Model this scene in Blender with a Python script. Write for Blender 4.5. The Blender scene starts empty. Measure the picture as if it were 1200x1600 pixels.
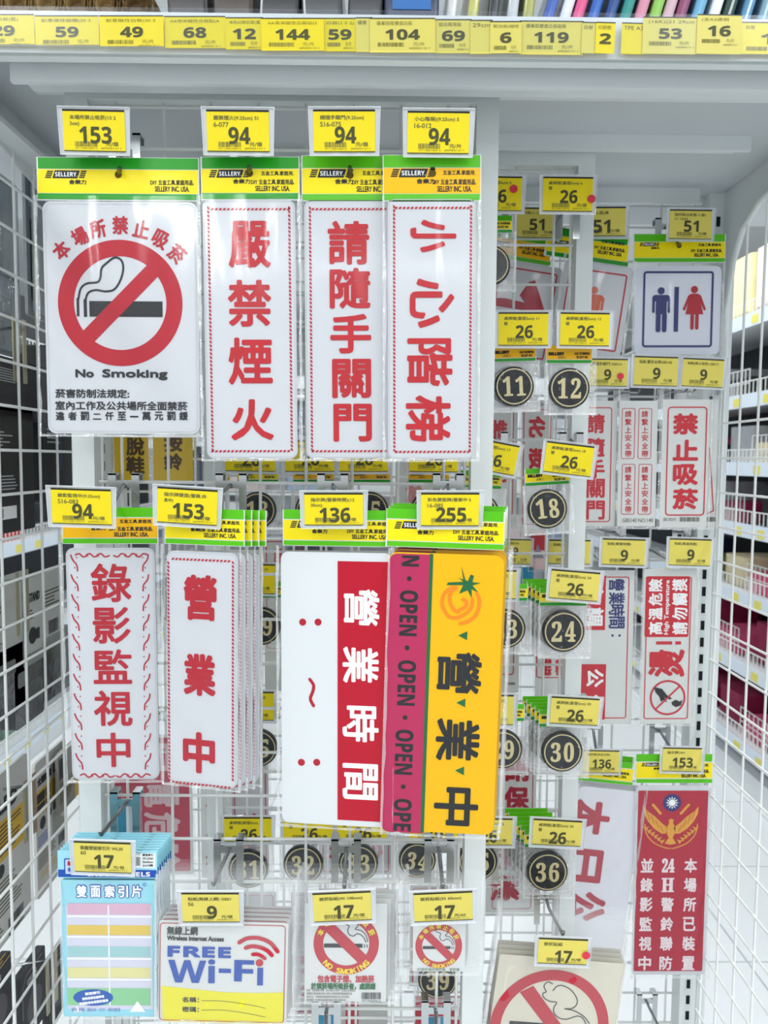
import bpy, math, random
from mathutils import Vector, Matrix
from mathutils.geometry import tessellate_polygon
random.seed(7)
SC = bpy.context.scene
COL = SC.collection

# ------------------------------------------------------------------ camera
FPX = 1155.0            # focal length in pixels of the 1200 x 1600 frame
H = 1.5                 # eye height above the floor
PITCH, ROLL, YAW = math.radians(4.05), 0.0083, 0.0065
_f = Vector((math.sin(YAW)*math.cos(PITCH), math.cos(YAW)*math.cos(PITCH), -math.sin(PITCH)))
_r0 = Vector((math.cos(YAW), -math.sin(YAW), 0))
_u0 = _r0.cross(_f).normalized()
CU = (_u0*math.cos(ROLL) - _r0*math.sin(ROLL)).normalized()
CR = (_r0*math.cos(ROLL) + _u0*math.sin(ROLL)).normalized()
CF = _f.normalized()
CO = Vector((0, 0, H))
cam = bpy.data.cameras.new('camera')
cam.sensor_fit = 'VERTICAL'; cam.sensor_height = 36.0; cam.lens = FPX/1600*36.0
cam.clip_start = 0.02; cam.clip_end = 60
cam.dof.use_dof = True; cam.dof.focus_distance = 0.76; cam.dof.aperture_fstop = 11.0
camo = bpy.data.objects.new('camera', cam); COL.objects.link(camo)
camo.matrix_world = Matrix(((CR.x, CU.x, -CF.x, 0), (CR.y, CU.y, -CF.y, 0), (CR.z, CU.z, -CF.z, H), (0, 0, 0, 1)))
SC.camera = camo

# ------------------------------------------------------------------ light and exposure
SC.view_settings.view_transform = 'Standard'; SC.view_settings.look = 'None'
SC.view_settings.exposure = -0.30; SC.view_settings.gamma = 1.0
SC.view_settings.use_curve_mapping = False
SC.cycles.transparent_max_bounces = 40
SC.cycles.max_bounces = 10; SC.cycles.diffuse_bounces = 7
SC.cycles.sample_clamp_indirect = 4
w = bpy.data.worlds.new('store_air'); w.use_nodes = True; SC.world = w
w.node_tree.nodes['Background'].inputs[0].default_value = (0.93, 0.97, 1.0, 1)
w.node_tree.nodes['Background'].inputs[1].default_value = 0.95
def tube_lamp(name, x, y, z, sx, sy, power):
    l = bpy.data.lights.new(name, 'AREA'); l.shape = 'RECTANGLE'; l.size = sx; l.size_y = sy
    l.energy = power; l.color = (0.96, 0.985, 1.0)
    o = bpy.data.objects.new(name, l); COL.objects.link(o); o.location = (x, y, z)
    return o
# rows of ceiling tubes running along the aisles of the shop
CEIL = 3.0
for i, lx in enumerate((-3.4, -1.15, 1.15, 3.4)):
    for j, ly in enumerate((-3.2, -1.0, 0.0+0.2, 3.4, 6.0)):
        tube_lamp('ceiling_and_fill_lamp', lx, ly, CEIL-0.06, 0.16, 1.5, 24)
tube_lamp('ceiling_and_fill_lamp', -0.1, -1.1, CEIL-0.06, 1.7, 0.14, 6)
tube_lamp('ceiling_and_fill_lamp', -0.2, -4.2, CEIL-0.06, 2.6, 0.14, 22)  # added unseen fill lamp, brightens the rails from farther back
tube_lamp('ceiling_and_fill_lamp', 0.1, -2.3, CEIL-0.06, 2.4, 0.14, 6)

# ------------------------------------------------------------------ projection helpers
def ray(px, py): return CR*((px-600)/FPX) + CU*((800-py)/FPX) + CF
def P(px, py, Y):
    d = ray(px, py); return CO + d*(Y/d.y)
def PX(px, py, X):
    d = ray(px, py); return CO + d*(X/d.x)
def depth(p): return (p-CO).dot(CF)

# ------------------------------------------------------------------ materials
MATS = {}
def lin(c):
    return c/12.92 if c <= 0.04045 else ((c+0.055)/1.055)**2.4
def rgb(h): return tuple(lin(int(h[i:i+2], 16)/255) for i in (0, 2, 4)) + (1,)
def mat(name, hx, rough=0.5, metal=0.0, noise=0.0, nscale=40, coat=0.0, spec=0.3, bump=0.0, emis=0.0):
    if name in MATS: return MATS[name]
    m = bpy.data.materials.new(name); m.use_nodes = True; nt = m.node_tree
    b = nt.nodes['Principled BSDF']
    c = rgb(hx)
    b.inputs['Base Color'].default_value = c
    b.inputs['Roughness'].default_value = rough; b.inputs['Metallic'].default_value = metal
    b.inputs['Coat Weight'].default_value = coat; b.inputs['Coat Roughness'].default_value = 0.08
    b.inputs['Specular IOR Level'].default_value = spec
    if noise or bump:
        tc = nt.nodes.new('ShaderNodeTexCoord'); n = nt.nodes.new('ShaderNodeTexNoise')
        n.inputs['Scale'].default_value = nscale; n.inputs['Detail'].default_value = 3
        nt.links.new(tc.outputs['Object'], n.inputs['Vector'])
        if noise:
            mx = nt.nodes.new('ShaderNodeMix'); mx.data_type = 'RGBA'
            mx.inputs[6].default_value = tuple(v*(1-noise) for v in c[:3])+(1,)
            mx.inputs[7].default_value = tuple(min(1, v*(1+noise)) for v in c[:3])+(1,)
            nt.links.new(n.outputs['Fac'], mx.inputs[0]); nt.links.new(mx.outputs[2], b.inputs['Base Color'])
        if bump:
            bp = nt.nodes.new('ShaderNodeBump'); bp.inputs['Strength'].default_value = bump; bp.inputs['Distance'].default_value = 0.002
            nt.links.new(n.outputs['Fac'], bp.inputs['Height']); nt.links.new(bp.outputs[0], b.inputs['Normal'])
            if coat: nt.links.new(bp.outputs[0], b.inputs['Coat Normal'])
    MATS[name] = m; return m
def plastic(name, scale=25, strength=0.6, milk=0.05, tint='ffffff', gain=1.3, stretch=(1, 0.35, 1), rough=0.07, detail=4.0):
    """thin clear film: mostly transparent, reflects like plastic, crinkled by a bump"""
    if name in MATS: return MATS[name]
    m = bpy.data.materials.new(name); m.use_nodes = True; nt = m.node_tree; nt.nodes.clear()
    N = nt.nodes.new; L = nt.links.new
    out = N('ShaderNodeOutputMaterial'); tr = N('ShaderNodeBsdfTransparent'); gl = N('ShaderNodeBsdfGlossy')
    df = N('ShaderNodeBsdfDiffuse'); mx = N('ShaderNodeMixShader'); mx2 = N('ShaderNodeMixShader')
    tc = N('ShaderNodeTexCoord'); mp = N('ShaderNodeMapping'); n = N('ShaderNodeTexNoise'); bp = N('ShaderNodeBump')
    lw = N('ShaderNodeFresnel'); ml = N('ShaderNodeMath'); ml.operation = 'MULTIPLY'; ml.inputs[1].default_value = gain
    ml.use_clamp = True
    gl.inputs['Roughness'].default_value = rough; df.inputs['Color'].default_value = rgb('f4f6f7')
    tr.inputs['Color'].default_value = rgb(tint); lw.inputs['IOR'].default_value = 1.5
    mp.inputs['Scale'].default_value = stretch
    n.inputs['Scale'].default_value = scale; n.inputs['Detail'].default_value = detail; n.inputs['Distortion'].default_value = 1.2
    bp.inputs['Strength'].default_value = strength; bp.inputs['Distance'].default_value = 0.01
    L(tc.outputs['Object'], mp.inputs['Vector']); L(mp.outputs[0], n.inputs['Vector']); L(n.outputs['Fac'], bp.inputs['Height'])
    L(bp.outputs[0], gl.inputs['Normal']); L(lw.outputs[0], ml.inputs[0]); mn = N('ShaderNodeMath'); mn.operation = 'MINIMUM'; mn.inputs[1].default_value = 0.22; L(ml.outputs[0], mn.inputs[0])
    mx2.inputs[0].default_value = milk
    L(tr.outputs[0], mx2.inputs[1]); L(df.outputs[0], mx2.inputs[2])
    L(mn.outputs[0], mx.inputs[0]); L(mx2.outputs[0], mx.inputs[1]); L(gl.outputs[0], mx.inputs[2])
    L(mx.outputs[0], out.inputs[0])
    MATS[name] = m; return m

WHITE_METAL = mat('white powder coated metal', 'dfe4e3', 0.42, noise=0.03, nscale=30)
GREY_METAL = mat('light grey painted steel', 'd6dadb', 0.45, noise=0.03, nscale=12)
WIRE = mat('white coated wire', 'e6e8e6', 0.35)
CHROME = mat('chrome', 'c9cccd', 0.16, 1.0)
DARKROD = mat('dark steel rod', '8d9091', 0.25, 0.9)
SLOT = mat('dark slot opening', '15181a', 0.8)
BOARD2 = mat('bright white board', 'e2e6e8', 0.25)
BOARD = mat('white acrylic board', 'd3d5da', 0.22, coat=0.3)
BOARDG = mat('frosted board edge', 'c4c7cd', 0.3)
RED = mat('red print', 'b81029', 0.4, coat=0.05)
REDB = mat('bright red print', 'c11221', 0.4, noise=0.16, nscale=14, coat=0.05)
CRIM = mat('crimson panel print', 'c0072a', 0.35, spec=0.2)
SOFTRED = mat('soft red print', 'c02438', 0.4, coat=0.05)
SIGNRED = mat('rose red print', 'b4203a', 0.4)
BLACK = mat('black print', '26282c', 0.5)
DBLACK = mat('deep black print', '17181b', 0.45)
INK = mat('grey ink', '4a4a2e', 0.6)
INK2 = mat('faint grey ink', '75713a', 0.6)
HGREEN = mat('header green card', '1f961c', 0.35, coat=0.1, bump=0.15, nscale=50)
LGREEN = mat('header lime green card', '56ba0e', 0.35, coat=0.1, bump=0.15, nscale=50)
HYEL = mat('header yellow card', 'f6de06', 0.35, coat=0.1, bump=0.15, nscale=50)
HORA = mat('header amber card', 'f6b800', 0.35, coat=0.1, bump=0.15, nscale=50)
CARDW = mat('white card', 'dcdedc', 0.45, coat=0.05)
TAGY = mat('yellow price paper', 'ecd516', 0.5, noise=0.03, nscale=30)
TAGP = mat('yellow price paper paled by glare', 'e0d062', 0.5, noise=0.03, nscale=30)  # same yellow paper with the plastic's reflection painted into its colour
MAGENTA = mat('magenta print', 'be2f5e', 0.35, spec=0.2)
SUNNY = mat('sunny yellow print', 'f5bd00', 0.35, spec=0.2)
DGREEN = mat('dark green print', '1a6b3c', 0.4)
ORANGE = mat('orange print', 'ff8e12', 0.4)
WHITEP = mat('white print', 'f7f8f8', 0.4)
NAVY = mat('navy print', '2a3272', 0.4)
BLUEP = mat('blue print', '1f4fae', 0.35, coat=0.05)
CYAN = mat('light cyan card', '9fdcea', 0.35, coat=0.3)
CREAM = mat('cream gold print', 'd8cb9a', 0.35, 0.15)
DISC = mat('black disc face', '191c22', 0.15, coat=0.25, noise=0.15, nscale=30)
GOLDRIM = mat('disc pale rim', 'c9c09a', 0.3, 0.3)
BAG = plastic('clear bag film', 6, 1.0, 0.006, gain=0.9, rough=0.12, detail=2.0)
BAGF = plastic('crinkled front film', 45, 1.0, 0.0, gain=0.9, stretch=(1, 0.8, 1))
BAGN = plastic('smooth bag film', 6, 0.12, 0.0, gain=0.5)
SEAM = plastic('crinkled bag seam', 60, 1.0, 0.28, gain=4.0, stretch=(1, 0.5, 1))
BAGC = plastic('crinkled bag film', 40, 1.0, 0.26, gain=3.0, stretch=(1, 0.8, 1))
BAGM = plastic('milky sleeve film', 12, 0.6, 0.07, gain=0.5, stretch=(1, 0.3, 1))
HOLD = plastic('clear tag holder', 6, 0.05, 0.0, tint='fafcff', gain=0.4, rough=0.3)
HBACK = plastic('frosted holder back', 6, 0.05, 0.5, tint='f2f5fc', gain=0.5, rough=0.3)
HEDGE = plastic('tag holder edge', 20, 0.2, 0.65, tint='f2f5fc', gain=1.5)
DGREY = mat('charcoal card', '2a2a2d', 0.5)
PAPERG = mat('grey paper card', 'b9bab6', 0.5, noise=0.04, nscale=60)
REDDOT = mat('red sticker', 'd8344a', 0.4)
TEAL = mat('teal card', '2793b8', 0.4)

# ------------------------------------------------------------------ glyph cache
_GC = {}
def glyphmesh(s):
    if s in _GC: return _GC[s]
    c = bpy.data.curves.new('t', 'FONT'); c.body = s; c.size = 1.0; c.resolution_u = 3
    o = bpy.data.objects.new('t', c)
    me = o.to_mesh()
    vs = [(v.co.x, v.co.y) for v in me.vertices]; fs = [tuple(p.vertices) for p in me.polygons]
    o.to_mesh_clear(); bpy.data.objects.remove(o); bpy.data.curves.remove(c)
    if not vs: vs = [(0, 0), (0.01, 0), (0, 0.01)]; fs = [(0, 1, 2)]
    xs = [v[0] for v in vs]; ys = [v[1] for v in vs]
    _GC[s] = (vs, fs, (min(xs), min(ys), max(xs), max(ys))); return _GC[s]
NW = ('zero one two three four five six seven eight nine ten eleven twelve thirteen fourteen fifteen sixteen seventeen eighteen nineteen').split()
def words(n):
    n = int(n)
    return NW[n] if n < 20 else ('twenty', 'thirty')[n//10-2]+('-'+NW[n % 10] if n % 10 else '')
def B(s):  # bold sans
    r = ''
    for ch in s:
        o = ord(ch)
        if 65 <= o <= 90: r += chr(0x1D5D4+o-65)
        elif 97 <= o <= 122: r += chr(0x1D5EE+o-97)
        elif 48 <= o <= 57: r += chr(0x1D7EC+o-48)
        else: r += ch
    return r
def SD(s):  # bold serif digits
    return ''.join(chr(0x1D7CE+ord(c)-48) if c.isdigit() else c for c in s)

# ------------------------------------------------------------------ object helpers
def setp(o, label=None, cat=None, group=None, kind=None):
    if label: o['label'] = label
    if cat: o['category'] = cat
    if group: o['group'] = group
    if kind: o['kind'] = kind
    return o
def thing(name, label, cat, M=None, group=None):
    o = bpy.data.objects.new(name, None); COL.objects.link(o); o.empty_display_size = 0.02
    if M is not None: o.matrix_world = M
    return setp(o, label, cat, group)
def mobj(name, vs, fs, m, parent=None, smooth=False):
    me = bpy.data.meshes.new(name); me.from_pydata(vs, [], fs); me.materials.append(m)
    if smooth: me.polygons.foreach_set('use_smooth', [True]*len(fs))
    o = bpy.data.objects.new(name, me); COL.objects.link(o)
    if parent: o.parent = parent
    return o
def dup(root, off=(0, 0, 0), label=None, parent=None):
    c = root.copy(); COL.objects.link(c)
    if parent is None:
        c.location = root.location + Vector(off)
        if label: c['label'] = label
    else: c.parent = parent
    for ch in list(root.children): dup(ch, parent=c)
    return c

class Geo:
    def __init__(s): s.v = []; s.f = []
    def add(s, vs, fs):
        n = len(s.v); s.v += vs; s.f += [tuple(i+n for i in f) for f in fs]
    def box(s, a, b):
        x0, y0, z0 = a; x1, y1, z1 = b
        if x0 > x1: x0, x1 = x1, x0
        if y0 > y1: y0, y1 = y1, y0
        if z0 > z1: z0, z1 = z1, z0
        s.add([(x0, y0, z0), (x1, y0, z0), (x1, y1, z0), (x0, y1, z0), (x0, y0, z1), (x1, y0, z1), (x1, y1, z1), (x0, y1, z1)],
              [(3, 2, 1, 0), (4, 5, 6, 7), (0, 1, 5, 4), (1, 2, 6, 5), (2, 3, 7, 6), (3, 0, 4, 7)]); return s
    def tube(s, pts, r, n=8):
        pts = [Vector(p) for p in pts]; rings = []
        for i, p in enumerate(pts):
            t = (pts[min(i+1, len(pts)-1)] - pts[max(i-1, 0)]).normalized()
            a = t.cross(Vector((0, 0, 1)));
            if a.length < 0.1: a = t.cross(Vector((1, 0, 0)))
            a.normalize(); b = t.cross(a)
            rings.append([tuple(p + (a*math.cos(k*2*math.pi/n) + b*math.sin(k*2*math.pi/n))*r) for k in range(n)])
        vs = [v for R in rings for v in R]; fs = []
        for i in range(len(pts)-1):
            for k in range(n):
                k2 = (k+1) % n; fs.append((i*n+k, i*n+k2, (i+1)*n+k2, (i+1)*n+k))
        fs.append(tuple(range(n))); fs.append(tuple((len(pts)-1)*n+k for k in reversed(range(n))))
        s.add(vs, fs); return s
    def poly_slab(s, pts, z0, z1):
        """pts 2D (x,y) ccw, slab from z0 to z1"""
        n = len(pts); tri = tessellate_polygon([[Vector((p[0], p[1], 0)) for p in pts]])
        vs = [(p[0], p[1], z1) for p in pts] + [(p[0], p[1], z0) for p in pts]
        area = sum(pts[i][0]*pts[(i+1) % n][1]-pts[(i+1) % n][0]*pts[i][1] for i in range(n))
        fs = []
        for t in tri:
            a, b, c = t
            ar = (pts[b][0]-pts[a][0])*(pts[c][1]-pts[a][1])-(pts[c][0]-pts[a][0])*(pts[b][1]-pts[a][1])
            if ar < 0: a, b, c = c, b, a
            fs.append((a, b, c)); fs.append((n+c, n+b, n+a))
        for i in range(n):
            j = (i+1) % n
            fs.append((i, n+i, n+j, j) if area > 0 else (j, n+j, n+i, i))
        s.add(vs, fs); return s
    def obj(s, name, m, parent=None, smooth=False): return mobj(name, s.v, s.f, m, parent, smooth)

def rr(x0, y0, x1, y1, r, n=5):
    pts = []
    for cx, cy, a0 in ((x1-r, y1-r, 0), (x0+r, y1-r, 90), (x0+r, y0+r, 180), (x1-r, y0+r, 270)):
        for k in range(n+1):
            a = math.radians(a0+90*k/n); pts.append((cx+r*math.cos(a), cy+r*math.sin(a)))
    return pts

class Frame:
    """a flat item standing in the shop: origin, axes and pixel size measured from three of its corners"""
    def __init__(s, tl, tr, bl, Y, dyr=0.0, dyb=0.0, plane='Y'):
        if plane == 'Y': p0, p1, p2 = P(tl[0], tl[1], Y), P(tr[0], tr[1], Y+dyr), P(bl[0], bl[1], Y+dyb)
        else: p0, p1, p2 = PX(tl[0], tl[1], Y), PX(tr[0], tr[1], Y), PX(bl[0], bl[1], Y)
        s.o = p0; s.ex = (p1-p0).normalized(); d = p0-p2; d = d - s.ex*d.dot(s.ex); s.ey = d.normalized(); s.ez = s.ex.cross(s.ey)
        s.w = (p1-p0).length; s.h = d.length
        s.M = Matrix(((s.ex.x, s.ey.x, s.ez.x, p0.x), (s.ex.y, s.ey.y, s.ez.y, p0.y), (s.ex.z, s.ey.z, s.ez.z, p0.z), (0, 0, 0, 1)))
    def loc(s, px, py):
        d = ray(px, py); t = (s.o-CO).dot(s.ez)/d.dot(s.ez); q = CO + d*t - s.o
        return (q.dot(s.ex), q.dot(s.ey)), depth(CO+d*t)/FPX

class Sheet:
    """flat printing on a Frame. unit=None: photograph pixels; else own units (x right, y down) scaled by unit"""
    def __init__(s, fr, parent, unit=None): s.fr = fr; s.p = parent; s.u = unit; s.g = {}
    def _b(s, key):
        return s.g.setdefault(key, Geo())
    def c(s, x, y):
        if s.u: return (x*s.u, -y*s.u), s.u
        return s.fr.loc(x, y)
    def poly(s, pts, m, z=0.3, name='print', rot=0):
        xs = [p[0] for p in pts]; ys = [p[1] for p in pts]; cx = (min(xs)+max(xs))/2; cy = (min(ys)+max(ys))/2
        (ox, oy), k = s.c(cx, cy); P2 = []
        for x, y in pts: P2.append((ox+(x-cx)*k, oy-(y-cy)*k))
        tri = tessellate_polygon([[Vector((p[0], p[1], 0)) for p in P2]]); fs = []
        for a, b, c in tri:
            ar = (P2[b][0]-P2[a][0])*(P2[c][1]-P2[a][1])-(P2[c][0]-P2[a][0])*(P2[b][1]-P2[a][1])
            fs.append((a, b, c) if ar > 0 else (c, b, a))
        s._b((name, m)).add([(p[0], p[1], z*1e-3) for p in P2], fs)
    def rect(s, x0, y0, x1, y1, m, z=0.3, name='print', r=0):
        if r: s.poly(rr(x0, y0, x1, y1, r), m, z, name)
        else: s.poly([(x0, y0), (x0, y1), (x1, y1), (x1, y0)], m, z, name)
    def frame(s, x0, y0, x1, y1, t, r, m, z=0.3, name='print'):
        cx, cy = (x0+x1)/2, (y0+y1)/2; (ox, oy), k = s.c(cx, cy)
        A = rr(x0, y0, x1, y1, r); Bp = rr(x0+t, y0+t, x1-t, y1-t, max(r-t, 0.1)); n = len(A)
        vs = [(ox+(x-cx)*k, oy-(y-cy)*k, z*1e-3) for x, y in A+Bp]
        s._b((name, m)).add(vs, [(i, i+n, (i+1) % n+n, (i+1) % n) for i in range(n)])
    def disc(s, cx, cy, r, m, z=0.3, name='print', n=40, ry=None):
        ry = ry or r
        s.poly([(cx+r*math.cos(2*math.pi*i/n), cy+ry*math.sin(2*math.pi*i/n)) for i in range(n)], m, z, name)
    def ring(s, cx, cy, r0, r1, m, z=0.3, name='print', n=64, a0=0, a1=360):
        (ox, oy), k = s.c(cx, cy); vs = []; full = a1-a0 >= 360
        for i in range(n+1):
            a = math.radians(a0+(a1-a0)*i/n)
            vs += [(ox+r0*k*math.cos(a), oy-r0*k*math.sin(a), z*1e-3), (ox+r1*k*math.cos(a), oy-r1*k*math.sin(a), z*1e-3)]
        s._b((name, m)).add(vs, [(2*i, 2*i+2, 2*i+3, 2*i+1) for i in range(n)])
    def stroke(s, pts, wd, m, z=0.3, name='print', closed=False, smooth=0, cap=True):
        if smooth:
            q = []
            n = len(pts)
            for i in range(n-1):
                p0, p1, p2, p3 = pts[max(i-1, 0)], pts[i], pts[i+1], pts[min(i+2, n-1)]
                for t in range(smooth):
                    t /= smooth
                    q.append(tuple(0.5*((2*p1[a])+(-p0[a]+p2[a])*t+(2*p0[a]-5*p1[a]+4*p2[a]-p3[a])*t*t+(-p0[a]+3*p1[a]-3*p2[a]+p3[a])*t**3) for a in (0, 1)))
            q.append(pts[-1]); pts = q
        if closed: pts = list(pts)+[pts[0]]
        xs = [p[0] for p in pts]; ys = [p[1] for p in pts]; cx = (min(xs)+max(xs))/2; cy = (min(ys)+max(ys))/2
        (ox, oy), k = s.c(cx, cy); g = s._b((name, m)); h = wd/2
        for i in range(len(pts)-1):
            a, b = pts[i], pts[i+1]; dx, dy = b[0]-a[0], b[1]-a[1]; L = math.hypot(dx, dy)
            if L < 1e-6: continue
            nx, ny = -dy/L*h, dx/L*h
            q = [(a[0]+nx, a[1]+ny), (b[0]+nx, b[1]+ny), (b[0]-nx, b[1]-ny), (a[0]-nx, a[1]-ny)]
            g.add([(ox+(x-cx)*k, oy-(y-cy)*k, z*1e-3+(i % 3)*1.5e-5) for x, y in q], [(3, 2, 1, 0)])
        if cap:
            for j, a in enumerate(pts):
                g.add([(ox+(a[0]+h*math.cos(i*math.pi/4)-cx)*k, oy-(a[1]+h*math.sin(i*math.pi/4)-cy)*k, z*1e-3+5e-5+(j % 3)*1.5e-5) for i in range(8)], [tuple(range(7, -1, -1))])
    def _put(s, src, m, z, name, fn, bold, nb=8):
        vs, fs, _ = src; g = s._b((name, m))
        offs = [(0, 0)] + ([(bold*math.cos(2*math.pi*i/nb+0.3), bold*math.sin(2*math.pi*i/nb+0.3)) for i in range(nb)] if bold else [])
        for j, (ax, ay) in enumerate(offs):
            g.add([fn(x, y, ax, ay)+(z*1e-3 + j*1.2e-5,) for x, y in vs], fs)
    def ch(s, c, cx, cy, wd, ht, m, z=0.5, rot=0, bold=0.0, name='lettering', nb=8):
        """one glyph whose visible box is centred at cx,cy; wd,ht the size of the visible box before the turn; rot clockwise degrees"""
        src = glyphmesh(c); x0, y0, x1, y1 = src[2]; (ox, oy), k = s.c(cx, cy)
        bw = (wd-2*bold)/(x1-x0); bh = (ht-2*bold)/(y1-y0); mx, my = (x0+x1)/2, (y0+y1)/2
        a = -math.radians(rot); ca, sa = math.cos(a), math.sin(a)
        def fn(x, y, ax, ay):
            u = ((x-mx)*bw+ax)*k; v = ((y-my)*bh+ay)*k
            return (ox+u*ca-v*sa, oy+u*sa+v*ca)
        s._put(src, m, z, name, fn, bold, nb)
    def box(s, c, x0, y0, x1, y1, m, z=0.5, rot=0, bold=0.0, name='lettering', nb=8):
        w_, h_ = x1-x0, y1-y0
        if rot in (90, -90): w_, h_ = h_, w_
        s.ch(c, (x0+x1)/2, (y0+y1)/2, w_, h_, m, z, rot, bold, name, nb)
    def build(s):
        for (name, m), g in s.g.items(): g.obj(name, m, s.p)

def barcode(sh, x0, y0, x1, y1, m, z=0.5):
    x = x0; rnd = random.Random(int(x0*7+y0)); g = (x1-x0)/34
    while x < x1:
        wd = g*rnd.choice((0.5, 0.8, 1.4)); sh.rect(x, y0, min(x+wd, x1), y1, m, z, 'barcode'); x += wd+g*rnd.choice((0.5, 0.9))

# ------------------------------------------------------------------ the shop around the display
def struct(name, g, m, parent=None): return setp(g.obj(name, m, parent), kind='structure')
FLOORM = mat('pale grey floor tile', 'eceff0', 0.3, noise=0.03, nscale=3, coat=0.05)
JOINT = mat('floor joint', 'c9cdcf', 0.6)
WALLM = mat('shop wall paint', 'dfe2e2', 0.7, noise=0.02)
fl = struct('floor', Geo().box((-6, -5, -0.05), (6, 9, -0.004)), JOINT)
tile_me = None; TS = 0.525
for ix in range(-6, 8):
    for iy in range(3, 15):
        x0 = ix*TS+0.07; y0 = iy*TS+0.02
        if tile_me is None:
            t = Geo().poly_slab(rr(0.003, 0.003, TS-0.003, TS-0.003, 0.004, 1), -0.003, 0.0).obj('tile', FLOORM, fl); tile_me = t.data
        else:
            t = bpy.data.objects.new('tile', tile_me); COL.objects.link(t); t.parent = fl
        t.location = (x0, y0, random.uniform(-0.0004, 0))
struct('ceiling', Geo().box((-6, -5, CEIL), (6, 9, CEIL+0.05)), mat('ceiling paint', 'e6e8e8', 0.8))
struct('wall_back', Geo().box((-6, 8.9, 0), (6, 9, CEIL)), WALLM)
struct('wall_left', Geo().box((-6.05, -5, 0), (-6, 9, CEIL)), WALLM)
struct('wall_right', Geo().box((6, -5, 0), (6.05, 9, CEIL)), WALLM)

SHELFW = mat('white shelf steel', 'e2e6e8', 0.4)
BACKP = mat('shelf back panel', '3a3d42', 0.6, noise=0.2, nscale=6)
def gondola(label, X, sgn, Y0, Y1, levels, backm=BACKP):
    """shelf run along the aisle; face at X, shelves go away from the display (sgn)"""
    M = Matrix.Translation((X, Y0, 0)); t = thing('shelf_unit', label, 'shelf', M)
    L = Y1-Y0
    Geo().box((sgn*0.42, 0, 0), (sgn*0.45, L, 2.45)).obj('back_panel', backm, t)
    Geo().box((sgn*0.02, 0, 0), (sgn*0.42, L, 0.1)).obj('base', SHELFW, t)
    for h in levels:
        sf = Geo().box((sgn*0.01, 0, h-0.03), (sgn*0.42, L, h)).obj('shelf', SHELFW, t)
        ps = Geo().box((0, 0, h-0.05), (sgn*0.01, L, h+0.012)).obj('price_rail', mat('price rail', 'dbe6f0', 0.3), sf)
        g = Geo()
        y = 0.12
        while y < L-0.1:
            g.box((-sgn*0.001, y, h-0.042), (0, y+0.06, h-0.004)); y += random.choice((0.2, 0.27, 0.35))
        o = g.obj('yellow_labels', mat('distant yellow label', 'e3d96a', 0.5), sf); o['kind'] = 'stuff'
        g = Geo(); y = 0.02
        while y < L:
            g.box((sgn*0.012, y, h), (sgn*0.015, y+0.004, h+0.07)); y += 0.035
        g.box((sgn*0.011, 0, h+0.067), (sgn*0.016, L, h+0.072))
        o = g.obj('wire_fence', WIRE, sf); o['kind'] = 'stuff'
    return t
RL = [0.22, 0.58, 0.90, 1.21, 1.49, 1.80, 2.16]
gondola('long white shelf run across the aisle seen through the right-hand wire panel', 1.66, 1, 1.6, 6.8, RL)
gondola('white shelf run seen through the left-hand wire panel', -1.70, -1, 1.3, 6.8, [0.13, 0.60, 1.09, 1.62, 2.0])
def soft_box(name, label, cat, c, size, m, group=None, lid=None):
    """a carton: bevelled body with a lid flap / label part"""
    t = thing(name, label, cat, Matrix.Translation(c), group); sx, sy, sz = size
    g = Geo().poly_slab(rr(-sx/2, -sy/2, sx/2, sy/2, min(sx, sy)*0.1, 2), 0, sz); g.obj('carton', m, t)
    return t
def basket(label, c, size, m, fillm):
    t = thing('wire_basket', label, 'basket', Matrix.Translation(c), None); sx, sy, sz = size
    g = Geo()
    for k in range(8):
        y = -sy/2+sy*k/7; g.box((-sx/2, y-0.002, 0), (-sx/2+0.004, y+0.002, sz))
    for z in (0, sz/2, sz): g.box((-sx/2, -sy/2, z-0.002), (-sx/2+0.004, sy/2, z+0.002))
    g.obj('wire_front', m, t)
    pts = [(-sx/2+0.012, -sy/2+0.01), (sx/2, -sy/2+0.01), (sx/2, sy/2-0.01), (-sx/2+0.012, sy/2-0.01)]
    Geo().poly_slab(pts, 0.004, sz*0.75).obj('contents', fillm, t)
    return t
pal = [('pink', 'd8557f'), ('dark navy', '2b3350'), ('black', '232427'), ('wine red', '8c1f45'), ('pale grey', 'b8bcc0'), ('olive', '7d8355'), ('cream', 'dccfa9'), ('teal', '4d8f93')]
rnd = random.Random(4)
rows = {0.22: [3, 3, 3, 0, 3], 0.58: [3, 3, 0, 3, 6], 0.90: [1, 5, 6, 0, 5], 1.21: [2, 4, 3, 2, 4], 1.49: [0, 2, 4, 6, 2], 1.80: [2, 4, 2, 5, 4]}
names = ['bottom', 'second', 'third', 'fourth', 'fifth', 'sixth']
pos = ['farthest', 'second farthest', 'middle', 'second nearest', 'nearest']
for li, (h, cols) in enumerate(rows.items()):
    for k, ci in enumerate(cols):
        y = 4.25-k*0.33; nm, hx = pal[ci]; m = mat('goods '+nm, hx, 0.6, noise=0.25, nscale=18)
        sz = rnd.uniform(0.13, 0.2)
        if (k+li) % 2: basket('%s goods in a wire basket on the %s right shelf, %s' % (nm, names[li], pos[k]), (1.66+0.2, y, h+0.004), (0.3, 0.28, 0.13), WIRE, m)
        else:
            soft_box('soft_goods_bundle', '%s bundle on the %s right shelf, %s' % (nm, names[li], pos[k]), 'goods', (1.66+0.22, y, h+0.003), (0.26, 0.24, sz), m)
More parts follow.
